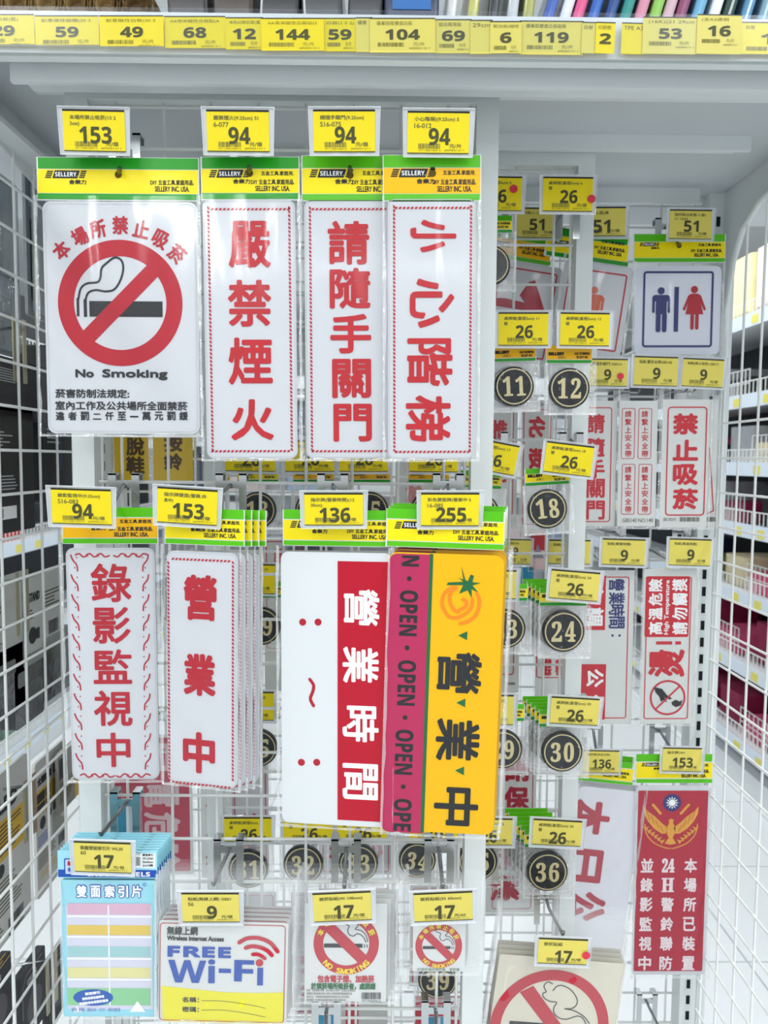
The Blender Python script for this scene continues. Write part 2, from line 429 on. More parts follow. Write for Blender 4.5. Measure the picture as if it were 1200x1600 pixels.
for k, (nm, hx, y0, y1) in enumerate((('white and yellow', 'eee9b0', 3.45, 3.65), ('white and red', 'e8d8d2', 3.2, 3.42), ('blue white', 'c8d4e2', 3.68, 3.9))):
    soft_box('tissue_pack', '%s bright pack on the top shelf seen at the upper right edge' % nm, 'pack', (1.85, (y0+y1)/2, 2.163), (0.3, y1-y0, 0.3), mat('pack '+nm, hx, 0.4, noise=0.15, nscale=12))
# left gondola goods
lrows = {1.09: [('red and white', 'c2404a'), ('dark blue', '2c4468'), ('white', 'dadcdc'), ('red', 'b2262e')], 0.60: [('blue', '3e63b0'), ('clear grey', 'a8adb2'), ('white', 'dcdedf'), ('grey', '8a9096')], 1.62: [('black', '1e1f22'), ('sky blue', '6fa7d4'), ('silver', 'c4c8ca'), ('black glossy', '2a2b2f')], 0.13: [('white', 'd8dadb'), ('orange', 'c86a4a'), ('grey', '9aa0a2'), ('green', '7f9c8c')]}
for h, lst in lrows.items():
    for k, (nm, hx) in enumerate(lst):
        soft_box('boxed_goods', '%s box on the left run, %s shelf, %s along' % (nm, {1.09: 'middle', 0.6: 'lower', 1.62: 'upper', 0.13: 'bottom'}[h], ('first', 'second', 'third', 'fourth')[k]), 'box', (-1.70-0.22, 2.55+k*0.36, h+0.003), (0.24, 0.28, 0.2+0.04*(k % 2)), mat('lgoods '+nm, hx, 0.5, noise=0.2, nscale=12))
# shelves far behind the display
t = thing('far_shelf_unit', 'pale shelf unit far behind the wire panels', 'shelf', Matrix.Translation((0, 6.9, 0)))
Geo().box((-2.2, 0.35, 0), (2.6, 0.4, 2.3)).obj('back_panel', mat('far back panel', 'd5d9db', 0.6, noise=0.06, nscale=2), t)
for h in (0.3, 0.75, 1.2, 1.65, 2.1): Geo().box((-2.2, 0, h-0.04), (2.6, 0.36, h)).obj('shelf', SHELFW, t)
fc = ['c7cbd0', 'dadde0', '8fa3b8', 'c8b8b8', '5d6470', 'e4e4da']
for li, h in enumerate((0.3, 0.75, 1.2, 1.65)):
    for k in range(7):
        hx = fc[(k*5+li*2) % 6]
        o = soft_box('display_carton', 'pale carton in row %s of the far shelf, %s place from the left' % (('one', 'two', 'three', 'four')[li], ('first', 'second', 'third', 'fourth', 'fifth', 'sixth', 'seventh')[k]), 'box', (-1.9+k*0.62, 7.05, h+0.003), (0.42, 0.22, 0.24+0.05*((k+li) % 3)), mat('far '+hx, hx, 0.6))

# ------------------------------------------------------------------ shelf, rails, brackets above the panels
YA, YB, YC = 0.80, 0.97, 1.125
XL, XR = -0.425, 0.50
def zat(py, Y, px=600): return P(px, py, Y).z
shelf = thing('display_shelf', 'light grey steel shelf above the wire panels with its rails', 'shelf', Matrix.Translation((0, 0.7, H+0.42)))
def lpart(parent, name, a, b, m, kind=None):
    loc = parent.matrix_world.translation if parent.parent is None else None
    loc = Vector(parent.location)
    g = Geo().box(tuple(Vector(a)-loc), tuple(Vector(b)-loc)); return g.obj(name, m, parent)
zt, zb = H+0.3935, zat(98, 0.70)
RAILG = mat('grey painted rail', 'dbdfe0', 0.45, noise=0.03, nscale=12)
lpart(shelf, 'shelf_board', (-0.62, 0.70, zt), (0.75, 1.26, zt+0.0055), GREY_METAL)
lpart(shelf, 'front_lip', (-0.62, 0.696, zb), (0.75, 0.706, zt+0.0055), WHITE_METAL)
# rail of the front panel
def rail(x0px, x1px, ytop, ybot, Y, x1=None):
    p0 = P(x0px, ytop, Y); q = P(x0px, ybot, Y)
    xr = x1 if x1 is not None else P(x1px, ytop, Y).x
    o = lpart(shelf, 'sliding_rail', (p0.x, Y, q.z), (xr, Y+0.006, p0.z), RAILG)
    lpart(shelf, 'rail_web', (p0.x, Y+0.006, p0.z-0.003), (xr, Y+0.05, p0.z), RAILG)
    return p0, q
rail(15, 0, 97, 127, 0.722, 0.498)
p0 = P(37, 127, 0.80); q0 = P(37, 149, 0.80)
lpart(shelf, 'rear_rail', (p0.x, 0.826, zat(150, 0.826)), (0.498, 0.832, zt), RAILG)
rail(700, 1175, 204, 230, 0.915)
lpart(shelf, 'rear_rail', (-0.40, 0.995, zat(247, 0.995)), (0.47, 1.0, zt), RAILG)
rail(180, 1095, 280, 308, 1.085)
# sloped stiffeners on the underside between rails
lpart(shelf, 'underside_panel', (-0.42, 0.71, zt-0.002), (0.497, 1.25, zt), mat('shelf underside', 'c2c7c9', 0.5, noise=0.04, nscale=4))

def side_bracket(label, X, pts, th):
    t = thing('side_bracket', label, 'bracket', Matrix.Translation((X, 0, H)))
    n = len(pts)
    g = Geo(); g.poly_slab(pts, 0, th)
    vs = [(v[2], v[0], v[1]) for v in g.v]
    mobj('bracket_plate', vs, g.f, GREY_METAL, t)
    return t
rb = side_bracket('grey steel end bracket with rounded lower edge above the right wire panel', XR, [(1.20, 0.395), (1.20, 0.1), (1.085, 0.1), (1.083, 0.22), (1.07, 0.285), (1.045, 0.322), (1.0, 0.345), (0.94, 0.353), (0.80, 0.36), (0.66, 0.37), (0.66, 0.395)], 0.004)
pt = [(XR, p[0], H+p[1]) for p in [(1.085, -1.42), (1.085, 0.1), (1.083, 0.22), (1.07, 0.285), (1.045, 0.322), (1.0, 0.345), (0.94, 0.353), (0.80, 0.36), (0.5, 0.368)]]
lb = side_bracket('grey steel end bracket at the top of the left wire panel', XL-0.004, [(1.20, 0.395), (1.20, 0.05), (1.12, 0.05), (1.07, 0.30), (0.93, 0.335), (0.82, 0.35), (0.5, 0.36), (0.5, 0.395)], 0.004)
g = Geo().box((0.004, 0.5, 0.350), (0.03, 1.15, 0.356)); g.obj('flange', GREY_METAL, lb)

# ------------------------------------------------------------------ wire panels
S5 = 0.05; RW = 0.00175
def wires(parent, ax, origin, values, lo, hi, r, off):
    """ax 0: wires standing (along z); 1: wires lying along the panel"""
    me = None
    for v in values:
        if me is None:
            if ax == 0: g = Geo().tube([(0, 0, lo), (0, 0, hi)], r, 8)
            else: g = Geo().tube([tuple(Vector(off)*lo), tuple(Vector(off)*hi)], r, 8)
            o = g.obj('wire', WIRE, parent, True); me = o.data
        else:
            o = bpy.data.objects.new('wire', me); COL.objects.link(o); o.parent = parent
        o.location = Vector(v)
def panel(name, label, Y, pxL, pxR, py_ref, anchor_x, anchor_z, ztop, post, thick=0.022, x0=None):
    """sliding wire panel facing the camera; pxL, pxR outer post edges at py_ref"""
    xl = P(pxL, py_ref, Y).x if x0 is None else x0; xr = P(pxR, py_ref, Y).x
    zlo = 0.12
    t = thing(name, label, 'wire panel', Matrix.Translation((xl, Y, zlo)))
    B0 = Vector((xl, Y, zlo))
    def pb(nm, a, b): Geo().box(tuple(Vector(a)-B0), tuple(Vector(b)-B0)).obj(nm, WHITE_METAL, t)
    pb('frame_post', (xl, Y, zlo), (xl+post, Y+thick, ztop)); pb('frame_post', (xr-post, Y, zlo), (xr, Y+thick, ztop))
    pb('frame_rail', (xl+post, Y, ztop-post*0.85), (xr-post, Y+thick, ztop)); pb('frame_rail', (xl+post, Y, zlo), (xr-post, Y+thick, zlo+post))
    xi0, xi1 = xl+post+0.004, xr-post-0.004
    xs = []; x = anchor_x
    while x-S5 > xi0: x -= S5
    while x < xi1: xs.append(x); x += S5
    if xs and xs[0]-xi0 > 0.012: xs.insert(0, xi0+0.002)
    if xi1-xs[-1] > 0.012: xs.append(xi1-0.002)
    zs = []; z = anchor_z
    while z+S5 < ztop-post-0.004: z += S5
    while z > zlo+post: zs.append(z); z -= S5
    zs.insert(0, ztop-post*0.85-0.006)
    wires(t, 0, B0, [(x-xl, 0.008, 0) for x in xs], zlo+post-zlo, ztop-zlo-post*0.8, RW, None)
    wires(t, 1, B0, [(0, 0.0035, z-zlo) for z in zs], xi0-xl, xi1-xl, RW, (1, 0, 0))
    # short pins tying the mesh to the posts
    g = Geo()
    return t
A_ax = P(403, 230, YA).x; A_az = P(440, 755, YA).z
panel('wire_grid_panel', 'front white sliding wire panel with the large signs', YA, 100.5, 781, 133, A_ax, A_az, zat(128, YA), 0.0235)
B_ax = P(866.5, 400, YB).x; B_az = P(860, 382, YB).z
panel('wire_grid_panel', 'middle white sliding wire panel with the round table numbers', YB, 314, 930.5, 252, B_ax, B_az, zat(232, YB), 0.0215)
C_ax = P(1036, 340, YC).x; C_az = P(1030, 355, YC).z
tC = panel('wire_grid_panel', 'rear fixed wire panel with restroom and safety signs', YC, 120, 1118, 330, C_ax, C_az, zat(300, YC), 0.012, 0.012)

def upright(label, px, py, Y, wdt):
    x = P(px, py, Y).x; t = thing('slotted_upright', label, 'upright', Matrix.Translation((x, Y, 0.0)))
    Geo().box((-wdt/2, 0, 0), (wdt/2, 0.03, H+0.40)).obj('post', WHITE_METAL, t)
    g = Geo(); z = 0.05; m0 = None
    while z < H+0.36:
        g.box((-0.0028, -0.0006, z), (0.0028, 0.001, z+0.014)); z += 0.026
    o = g.obj('slot', SLOT, t); o['kind'] = 'stuff'
    Geo().box((wdt/2+0.003, -0.004, 0), (wdt/2+0.012, 0.03, H+0.3)).obj('side_flange', GREY_METAL, t)
upright('white slotted steel upright at the right end of the rear panel', 1104.5, 800, YC-0.02, 0.026)
upright('white slotted steel upright behind the left part of the front panel', 161, 720, YC-0.02, 0.026)

def side_panel(label, X, Y0, Y1, ztops, zref, yref):
    """wire panel running towards the camera; ztops: function of Y"""
    t = thing('side_wire_panel', label, 'wire panel', Matrix.Translation((X, Y0, 0)))
    B0 = Vector((X, Y0, 0))
    y = yref
    while y-S5 > Y0: y -= S5
    while y < Y1:
        g = Geo().tube([(0, y-Y0, 0.1), (0, y-Y0, ztops(y))], RW, 8); g.obj('wire', WIRE, t, True); y += S5
    z = zref
    while z+S5 < ztops(Y0): z += S5
    while z > 0.1:
        ye = Y1
        while ztops(ye) < z and ye > Y0: ye -= 0.004
        if ye-Y0 > 0.02: Geo().tube([(0.004 if X < 0 else -0.004, 0, z), (0.004 if X < 0 else -0.004, ye-Y0, z)], RW, 8).obj('wire', WIRE, t, True)
        z -= S5
    return t
def zr(y):
    tb = [(0.5, .368), (0.80, .36), (0.94, .353), (1.0, .345), (1.045, .322), (1.07, .285), (1.083, .22), (1.085, .1), (1.2, .1)]
    for (a, b), (c, d) in zip(tb, tb[1:]):
        if a <= y <= c: return H+b+(d-b)*(y-a)/(c-a)
    return H+0.1
rp = side_panel('white wire side panel on the right showing the shelves across the aisle', XR, 0.45, 1.085, zr, PX(1131, 770, XR).z, PX(1154, 700, XR).y)
g = Geo().tube([tuple(Vector(p)-Vector((XR, 0.45, 0))) for p in pt], 0.0045, 8); g.obj('frame_tube', WHITE_METAL, rp, True)
lp = side_panel('white wire side panel on the left with goods hung behind it', XL, 0.45, 1.12, lambda y: H+0.355, PX(32, 704, XL).z, PX(32, 704, XL).y)
Geo().box((-0.008, 0.655, 0.1), (0.008, 0.672, H+0.35)).obj('frame_post', WHITE_METAL, lp)

# ------------------------------------------------------------------ hooks
def hook(label, bx, by, Yb, tx, ty, Yt, clips=True, rod=0.0022):
    b = P(bx, by, Yb-0.004); e = P(tx, ty, Yt)
    t = thing('display_hook', label, 'hook', Matrix.Translation(b))
    e = e-b
    mid = Vector((e.x*0.08, e.y*0.15, -0.002))
    Geo().tube([(0, 0, 0), tuple(mid), tuple(e*0.97), tuple(e+Vector((0, 0, 0.004)))], rod, 8).obj('rod', DARKROD, t, True)
    if clips:
        for sx in (-1, 1):
            g = Geo(); x0 = sx*0.0125
            g.box((x0-0.004, -0.004, -0.038), (x0+0.004, -0.0025, 0.012))
            g.box((x0-0.004, -0.004, 0.010), (x0+0.004, 0.010, 0.0125)); g.box((x0-0.004, 0.0085, 0.004), (x0+0.004, 0.010, 0.012))
            g.obj('clip', CHROME, t)
        Geo().box((-0.0095, -0.0035, -0.004), (0.0095, -0.0015, 0.004)).obj('cross_plate', CHROME, t)
    return t

# ------------------------------------------------------------------ price tags
def price_tag(tl, tr, bl, Y, price, l1, l2, label, unit='元/個', pale=False, dot=None, group=None, dyr=0.0, dyb=0.0, holder=True, code='#00001311'):
    fr = Frame(tl, tr, bl, Y, dyr, dyb); u = fr.w/100; Hh = fr.h/u
    t = thing('price_tag', label, 'price tag', fr.M, group)
    pg = Geo().poly_slab([(0, -fr.h), (fr.w, -fr.h), (fr.w, 0), (0, 0)], -0.0002, 0.0)
    paper = pg.obj('paper', TAGP if pale else TAGY, t)
    s = Sheet(fr, paper, u)
    s.rect(0, 0, 100, 3.0, DBLACK, 0.15, 'dark_edge'); s.rect(0, Hh-1.6, 100, Hh, INK, 0.15, 'dark_edge')
    ink = INK
    s.g  # lettering
    if l1:
        g = glyphmesh(l1)[2]; r_ = (g[2]-g[0])/(g[3]-g[1]); s.box(l1, 11, 8.5, min(11+9*r_, 86), 16.5, INK2, 0.2, bold=0.22, nb=4)
    if l2:
        g = glyphmesh(l2)[2]; r_ = (g[2]-g[0])/max(g[3]-g[1], .3); s.box(l2, 11, 18.5, min(11+7.5*r_, 60), 26, INK2, 0.2, bold=0.22, nb=4)
    n = len(price); wd = 17.5*n
    s.box(B(price), 52-wd/2, 25.5, 52+wd/2, 51.5, ink, 0.2, bold=0.3)
    barcode(s, 18, Hh*0.76, 54, Hh*0.885, INK2, 0.2)
    s.box('4711382168313', 18, Hh*0.90, 54, Hh*0.94, INK2, 0.2)
    if unit: s.box(unit, 68, Hh*0.76, 88, Hh*0.865, INK2, 0.2, bold=0.2, nb=4)
    s.box(code, 60, Hh*0.89, 92, Hh*0.94, INK2, 0.2)
    s.build()
    if holder:
        hg = Geo().poly_slab([(-6*u, -(Hh+5)*u), (106*u, -(Hh+5)*u), (109*u, 4*u), (-8*u, 4*u)], -0.0012, -0.0008)
        h_ = hg.obj('clear_holder', HBACK, t)
        e = Geo()
        e.box((-8*u, 3*u, -0.001), (109*u, 4.2*u, 0.001)); e.box((-6.5*u, -(Hh+5.6)*u, -0.001), (106.5*u, -(Hh+4.6)*u, 0.001))
        e.poly_slab([(-6.5*u, -(Hh+5)*u), (-5.7*u, -(Hh+5)*u), (-7.2*u, 3*u), (-8*u, 3*u)], -0.001, 0.0008)
        e.poly_slab([(105.7*u, -(Hh+5)*u), (106.5*u, -(Hh+5)*u), (109*u, 3*u), (108.2*u, 3*u)], -0.001, 0.0008)
        e.obj('holder_rim', HEDGE, t)
    if dot:
        ds = Sheet(fr, t, u); ds.disc(dot[0], dot[1], 8, REDDOT, 1.7, 'round_sticker', 24); ds.build()
    return t

# ------------------------------------------------------------------ packaging helpers
def film(parent, fr, x0, y0, x1, y1, z, m, amp=0.0012, nx=8, ny=12, seed=1):
    """crinkled plastic sheet spanning photo-pixel box on the frame"""
    (cx, cy), k = fr.loc((x0+x1)/2, (y0+y1)/2); wd = (x1-x0)*k; ht = (y1-y0)*k; r = random.Random(seed)
    vs = []; fs = []
    for j in range(ny+1):
        for i in range(nx+1):
            e = 0.4 if i in (0, nx) or j in (0, ny) else 1
            vs.append((cx-wd/2+wd*i/nx, cy+ht/2-ht*j/ny, z+e*amp*r.uniform(-1, 1)))
    for j in range(ny):
        for i in range(nx):
            a = j*(nx+1)+i; fs.append((a+nx+1, a+nx+2, a+1, a))
    o = mobj('plastic_bag', vs, fs, m, parent, True)
    t_ = min(4.0*k, wd*0.035); X0, X1, Y0, Y1 = cx-wd/2, cx+wd/2, cy-ht/2, cy+ht/2; sv = []; sf = []
    def band(ax, ay, bx, by, nx_, ny_):
        N_ = 14
        for i in range(N_+1):
            u_ = i/N_; j_ = r.uniform(0.5, 1.5)*t_
            sv.append((ax+(bx-ax)*u_, ay+(by-ay)*u_, z+0.0001+r.uniform(0, 0.0012))); sv.append((ax+(bx-ax)*u_+nx_*j_, ay+(by-ay)*u_+ny_*j_, z+0.0001+r.uniform(0, 0.0006)))
        b0 = len(sv)-2*(N_+1)
        for i in range(N_): sf.append((b0+2*i, b0+2*i+2, b0+2*i+3, b0+2*i+1))
    band(X0, Y0, X0, Y1, 1, 0); band(X1, Y0, X1, Y1, -1, 0); band(X0, Y0, X1, Y0, 0, 1)
    mobj('bag_seam', sv, sf, SEAM, parent)
    return o
def slab(parent, fr, x0, y0, x1, y1, r, z0, z1, m, name='board'):
    (cx, cy), k = fr.loc((x0+x1)/2, (y0+y1)/2)
    pts = [(cx+(x-(x0+x1)/2)*k, cy-(y-(y0+y1)/2)*k) for x, y in (rr(x0, y0, x1, y1, r, 6) if r else [(x0, y0), (x0, y1), (x1, y1), (x1, y0)])]
    if r: pts = pts[::-1]
    g = Geo().poly_slab(pts, z0, z1); return g.obj(name, m, parent)
def logo(s, x, y, k, z=0.5):
    """maker's mark: striped wings and a black slanted plate with white lettering, then three characters"""
    for i in range(4):
        yy = y+i*3.1*k; sl = (3-i)*1.0*k
        s.poly([(x+sl, yy), (x+sl-0.7*k, yy+2.1*k), (x+sl+9.5*k-0.7*k, yy+2.1*k), (x+sl+9.5*k, yy)], BLACK, z, 'logo')
        s.poly([(x+53*k+sl, yy), (x+53*k+sl-0.7*k, yy+2.1*k), (x+53*k+sl+8*k, yy+2.1*k), (x+53*k+sl+8.7*k, yy)], BLACK, z, 'logo')
    s.poly([(x+15*k, y-0.3*k), (x+11*k, y+11.8*k), (x+50*k, y+11.8*k), (x+54*k, y-0.3*k)], BLACK, z, 'logo')
    s.box(B('SELLERY.'), x+15.5*k, y+2.4*k, x+50*k, y+9.2*k, WHITEP, z+0.15, name='logo_lettering')
    s.box('舍樂力', x+37*k, y+14*k, x+64*k, y+21.5*k, BLACK, z, bold=0.3, nb=4)
def header(t, fr, x0, y0, x1, y1, lg, yl, k=1.0, two=False, hole=None, seed=1, showlogo=True):
    card = slab(t, fr, x0, y0, x1, y1, 0, -0.0006, 0.0, CARDW, 'header_card')
    s = Sheet(fr, card); h = y1-y0
    s.rect(x0+1.5*k, y0, x1-1.5*k, y0+h*0.26, lg, 0.15, 'green_band'); s.rect(x0+1.5*k, y0+h*0.285, x1-1.5*k, y0+h*0.83, yl, 0.15, 'yellow_band')
    s.rect(x0+1.5*k, y0+h*0.85, x1-1.5*k, y1-1*k, lg, 0.15, 'green_band')
    if showlogo: logo(s, x0+13*k, y0+h*0.30, k*h/66, 0.3)
    if two: s.box('五金工具.家庭用.', x1-(60)*k, y0+h*0.325, x1-9*k, y0+h*0.43, BLACK, 0.3, bold=0.2, nb=4)
    s.box('DIY 五金工具.家庭用品.', x1-76*k, y0+h*0.52, x1-8*k, y0+h*0.645, BLACK, 0.3, bold=0.25, nb=4)
    s.box('SELLERY INC. USA.', x1-69*k, y0+h*0.675, x1-15*k, y0+h*0.80, BLACK, 0.3, bold=0.3, nb=4)
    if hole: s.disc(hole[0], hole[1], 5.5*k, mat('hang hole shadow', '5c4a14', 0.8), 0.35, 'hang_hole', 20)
    s.build(); return card
def rope(s, x0, y0, x1, y1, m, z=0.5, step=6.0, wd=3.2):
    def seg(ax, ay, bx, by):
        n = max(1, int(math.hypot(bx-ax, by-ay)/step)); ux, uy = (bx-ax)/n, (by-ay)/n; L = math.hypot(ux, uy); nx, ny = -uy/L*wd/2, ux/L*wd/2
        (ox, oy), k = s.c((ax+bx)/2, (ay+by)/2); g = s._b(('border', m))
        for i in range(n):
            px_, py_ = ax+ux*i, ay+uy*i
            q = [(px_+ux*0.0+nx, py_+uy*0.0+ny), (px_+ux*0.62+nx, py_+uy*0.62+ny), (px_+ux*0.95-nx, py_+uy*0.95-ny), (px_+ux*0.33-nx, py_+uy*0.33-ny)]
            v = [(ox+(a-(ax+bx)/2)*k, oy-(b-(ay+by)/2)*k, z*1e-3) for a, b in q]
            g.add(v, [(0, 1, 2, 3)])
    seg(x0, y0, x1, y0); seg(x1, y0, x1, y1); seg(x1, y1, x0, y1); seg(x0, y1, x0, y0)

GS = 'packaged wall signs on the front panel'
YS = 0.735
# ---- 1: large no smoking sign
fr = Frame((58, 247), (311, 249), (62, 680), YS)
t = thing('sign_package', 'large white no-smoking sign with red circle and small print, top left', 'sign', fr.M, GS)
header(t, fr, 58, 247, 311, 313, HGREEN, HYEL, 1.0, hole=(185, 273))
bd = slab(t, fr, 71, 320, 310, 677, 13, -0.003, 0.0, BOARD, 'sign_board')
s = Sheet(fr, bd)
s.frame(74, 323, 307, 674, 1.2, 11, BOARDG, 0.2, 'board_groove')
s.ring(188, 474, 72, 97, RED, 0.3, 'red_ring', 96)
cx, cy = 188, 474
s.poly([(cx+57, cy-73), (cx-73, cy+57), (cx-57+2, cy+73), (cx+75, cy-57)], RED, 0.36, 'red_slash')
s.rect(140, 471, 254, 495, BLACK, 0.3, 'cigarette'); s.rect(131, 468, 136, 495, BLACK, 0.3, 'cigarette'); s.rect(120, 466, 124, 494, BLACK, 0.3, 'cigarette')
s.stroke([(122, 467), (126, 451), (136, 443), (152, 441), (157, 434), (159, 420), (168, 411), (180, 403), (190, 407), (193, 420), (188, 438), (178, 452), (164, 455), (150, 453), (138, 457), (133, 468)], 3.2, BLACK, 0.3, 'smoke_line', smooth=4)
for c, x, y, r in (('本', 96, 391, -42), ('場', 125, 370, -28), ('所', 153, 358, -12), ('禁', 188, 352, 0), ('止', 221, 358, 12), ('吸', 251, 374, 30), ('菸', 277, 397, 42)):
    s.ch(c, x, y, 25, 28, RED, 0.4, r, 0.9)
s.box('No', 118, 577, 147, 590, BLACK, 0.4, bold=0.9); s.box('Smoking', 160, 577, 262, 594, BLACK, 0.4, bold=0.9)
s.box('菸害防制法規定:', 87, 608, 202, 622, BLACK, 0.4, bold=0.45); s.box('室內工作及公共場所全面禁菸', 87, 627, 293, 641, BLACK, 0.4, bold=0.45)
for i, c in enumerate('違者罰二仟至一萬元罰鍰'):
    if c == '一': s.ch(c, 94+i*19.3, 651, 13, 2.5, BLACK, 0.4, bold=0.4)
    elif c == '二': s.ch(c, 94+i*19.3, 651, 13, 9.5, BLACK, 0.4, bold=0.4)
    else: s.ch(c, 94+i*19.3, 650, 13.5, 13.5, BLACK, 0.4, bold=0.45)
s.build()
film(t, fr, 60, 312, 316, 682, 0.0022, BAG, 0.0006, 10, 14, 3)

def tall_sign(name, label, hx0, hx1, hy0, hy1, bx0, bx1, by0, by1, chars, lg, yl, Y, hole=None, rot=0, border='rope', tl=None, trp=None, bl=None, two=True, bord=None, cm=REDB, bold=1.9, dyr=0.0, seed=1, cat='sign', group=GS):
    fr = Frame(tl or (hx0, hy0), trp or (hx1, hy0), bl or (hx0, by1), Y, dyr)
    t = thing(name, label, cat, fr.M, group)
    header(t, fr, hx0, hy0, hx1, hy1, lg, yl, 1.0 if hx1-hx0 < 200 else 1.0, two=two, hole=hole)
    bd = slab(t, fr, bx0, by0, bx1, by1, 12, -0.0025, 0.0, BOARD, 'sign_board')
    s = Sheet(fr, bd); s.frame(bx0+1.5, by0+1.5, bx1-1.5, by1-1.5, 1.2, 10, BOARDG, 0.2, 'board_groove')
    for c, x0, y0, x1, y1 in chars: s.box(c, x0, y0, x1, y1, cm, 0.45, rot, bold)
    if border == 'rope' and bord: rope(s, *bord, RED, 0.4, 6.0, 3.4)
    s.build()
    film(t, fr, bx0-8, hy1-2, bx1+8, by1+4, 0.002, BAG, 0.0007, 8, 14, seed)
    return t, fr, bd
tall_sign('sign_package', 'white vertical fire-warning sign with four red characters, second in the top row', 314, 468, 246, 312, 320, 463, 318, 716,
          [('嚴', 357, 346, 423, 418), ('禁', 356, 438, 424, 510), ('煙', 357, 528, 426, 601), ('火', 361, 624, 428, 688)], HGREEN, HYEL, YS, hole=(390, 271), bord=(329, 327, 454, 705), seed=2)
tall_sign('sign_package', 'white vertical close-the-door sign with five red characters, third in the top row', 471, 626, 244, 314, 477, 622, 318, 716,
          [('請', 512, 346, 577, 413), ('隨', 515, 419, 579, 482), ('手', 516, 491, 580, 552), ('關', 519, 561, 580, 622), ('門', 521, 631, 581, 690)], LGREEN, HYEL, YS+0.002, hole=(547, 274), bord=(486, 327, 611, 705), seed=5)
tall_sign('sign_package', 'white sign with four sideways red characters about stairs, rightmost in the top row', 598, 752, 243, 314, 606, 742, 315, 717,
          [('小', 641, 344, 713, 394), ('心', 640, 436, 710, 512), ('階', 636, 529, 707, 603), ('梯', 634, 618, 704, 690)], LGREEN, HORA, YS-0.007, hole=(676, 271), rot=90, bord=(616, 325, 735, 706), bl=(591, 716), seed=8)
# ---- 5: CCTV sign with wavy border
t, fr, bd = tall_sign('sign_package', 'white video-recording sign with five red characters and a wavy red border', 97, 247, 793, 850, 108, 245, 855, 1223,
          [('錄', 142, 880, 205, 941), ('影', 145, 948, 204, 1006), ('監', 146, 1014, 206, 1069), ('視', 147, 1078, 207, 1135), ('中', 151, 1144, 204, 1199)], LGREEN, HORA, YS+0.02, border='wave', cm=RED, bold=1.3, seed=11)
s = Sheet(fr, bd)
for side in (0, 1):
    for i in range(11):
        y = 867+i*31; dx = (i*0.8)
        if side == 0: pp = [(111+dx, y), (114+dx, y+8), (120+dx, y+16), (121+dx, y+25)]
        else: pp = [(232+dx*0.5, y), (230+dx*0.5, y+8), (224+dx*0.5, y+16), (223+dx*0.5, y+25)]
        s.stroke(pp, 2.2, RED, 0.4, 'border', smooth=4)
        s.disc(pp[0][0]+(9 if side == 0 else -9), y+4, 1.1, RED, 0.4, 'border', 8); s.disc(pp[3][0]-(4 if side == 0 else -4), y+20, 1.1, RED, 0.4, 'border', 8)
for y in (867, 1211):
    for i in range(3):
        o = 8 if y > 1000 else 0
        x = 118+i*17+o; s.stroke([(x, y), (x+6, y-2), (x+12, y+3), (x+19, y+1)], 2.2, RED, 0.4, 'border', smooth=4)
        x = 178+i*17+o*0.5; s.stroke([(x, y+1), (x+6, y+3), (x+12, y-2), (x+19, y)], 2.2, RED, 0.4, 'border', smooth=4)
s.build()
# ---- 6: stack of 營業中 signs
t6, fr, bd = tall_sign('sign_package', 'white open-for-business sign with three spaced red characters, front of its stack', 252, 386, 795, 852, 257, 374, 861, 1232,
          [('營', 285, 898, 341, 970), ('業', 285, 1021, 339, 1088), ('中', 284, 1143, 338, 1209)], LGREEN, HYEL, YS-0.0, cm=RED, bold=2.5, bord=(264, 875, 364, 1226), tl=(252, 795), trp=(386, 799), bl=(252, 1232), dyr=-0.018, seed=13)
for i, lab in enumerate(('second', 'third', 'last')):
    d = dup(t6, (0.0062*(i+1), 0.0055*(i+1), -0.0005*(i+1)), 'white open-for-business sign, %s behind the front one, showing only its right edge' % lab)
# ---- 7: opening hours sign
fr = Frame((440, 797), (612, 799), (429, 1298), YS+0.005, -0.012)
t = thing('sign_package', 'white opening-hours sign with a red band of sideways white characters', 'sign', fr.M, GS)
header(t, fr, 440, 797, 622, 854, LGREEN, HYEL, 1.05, two=True, hole=(540, 815))
bd = slab(t, fr, 438, 862, 612, 1296, 12, -0.003, 0, BOARD2, 'sign_board')
s = Sheet(fr, bd)
s.rect(527, 876, 608, 1289, CRIM, 0.3, 'red_band')
for c, x0, y0, x1, y1 in (('營', 537, 920, 593, 978), ('業', 535, 1010, 592, 1068), ('時', 535, 1102, 592, 1160), ('間', 535, 1192, 591, 1250)): s.box(c, x0, y0, x1, y1, WHITEP, 0.45, 90, 1.5)
for x, y in ((473, 972), (497, 972), (471, 1191), (495, 1191)): s.disc(x, y, 5.6, RED, 0.3, 'red_dot', 20)
s.stroke([(484, 1061), (490, 1070), (489, 1080), (485, 1092), (490, 1103)], 5, RED, 0.3, 'red_tilde', smooth=5)
s.build(); film(t, fr, 431, 852, 616, 1301, 0.002, BAGN, 0.0006, 8, 14, 17)
dup(t, (-0.001, 0.012, -0.001), 'white opening-hours sign directly behind the front one')
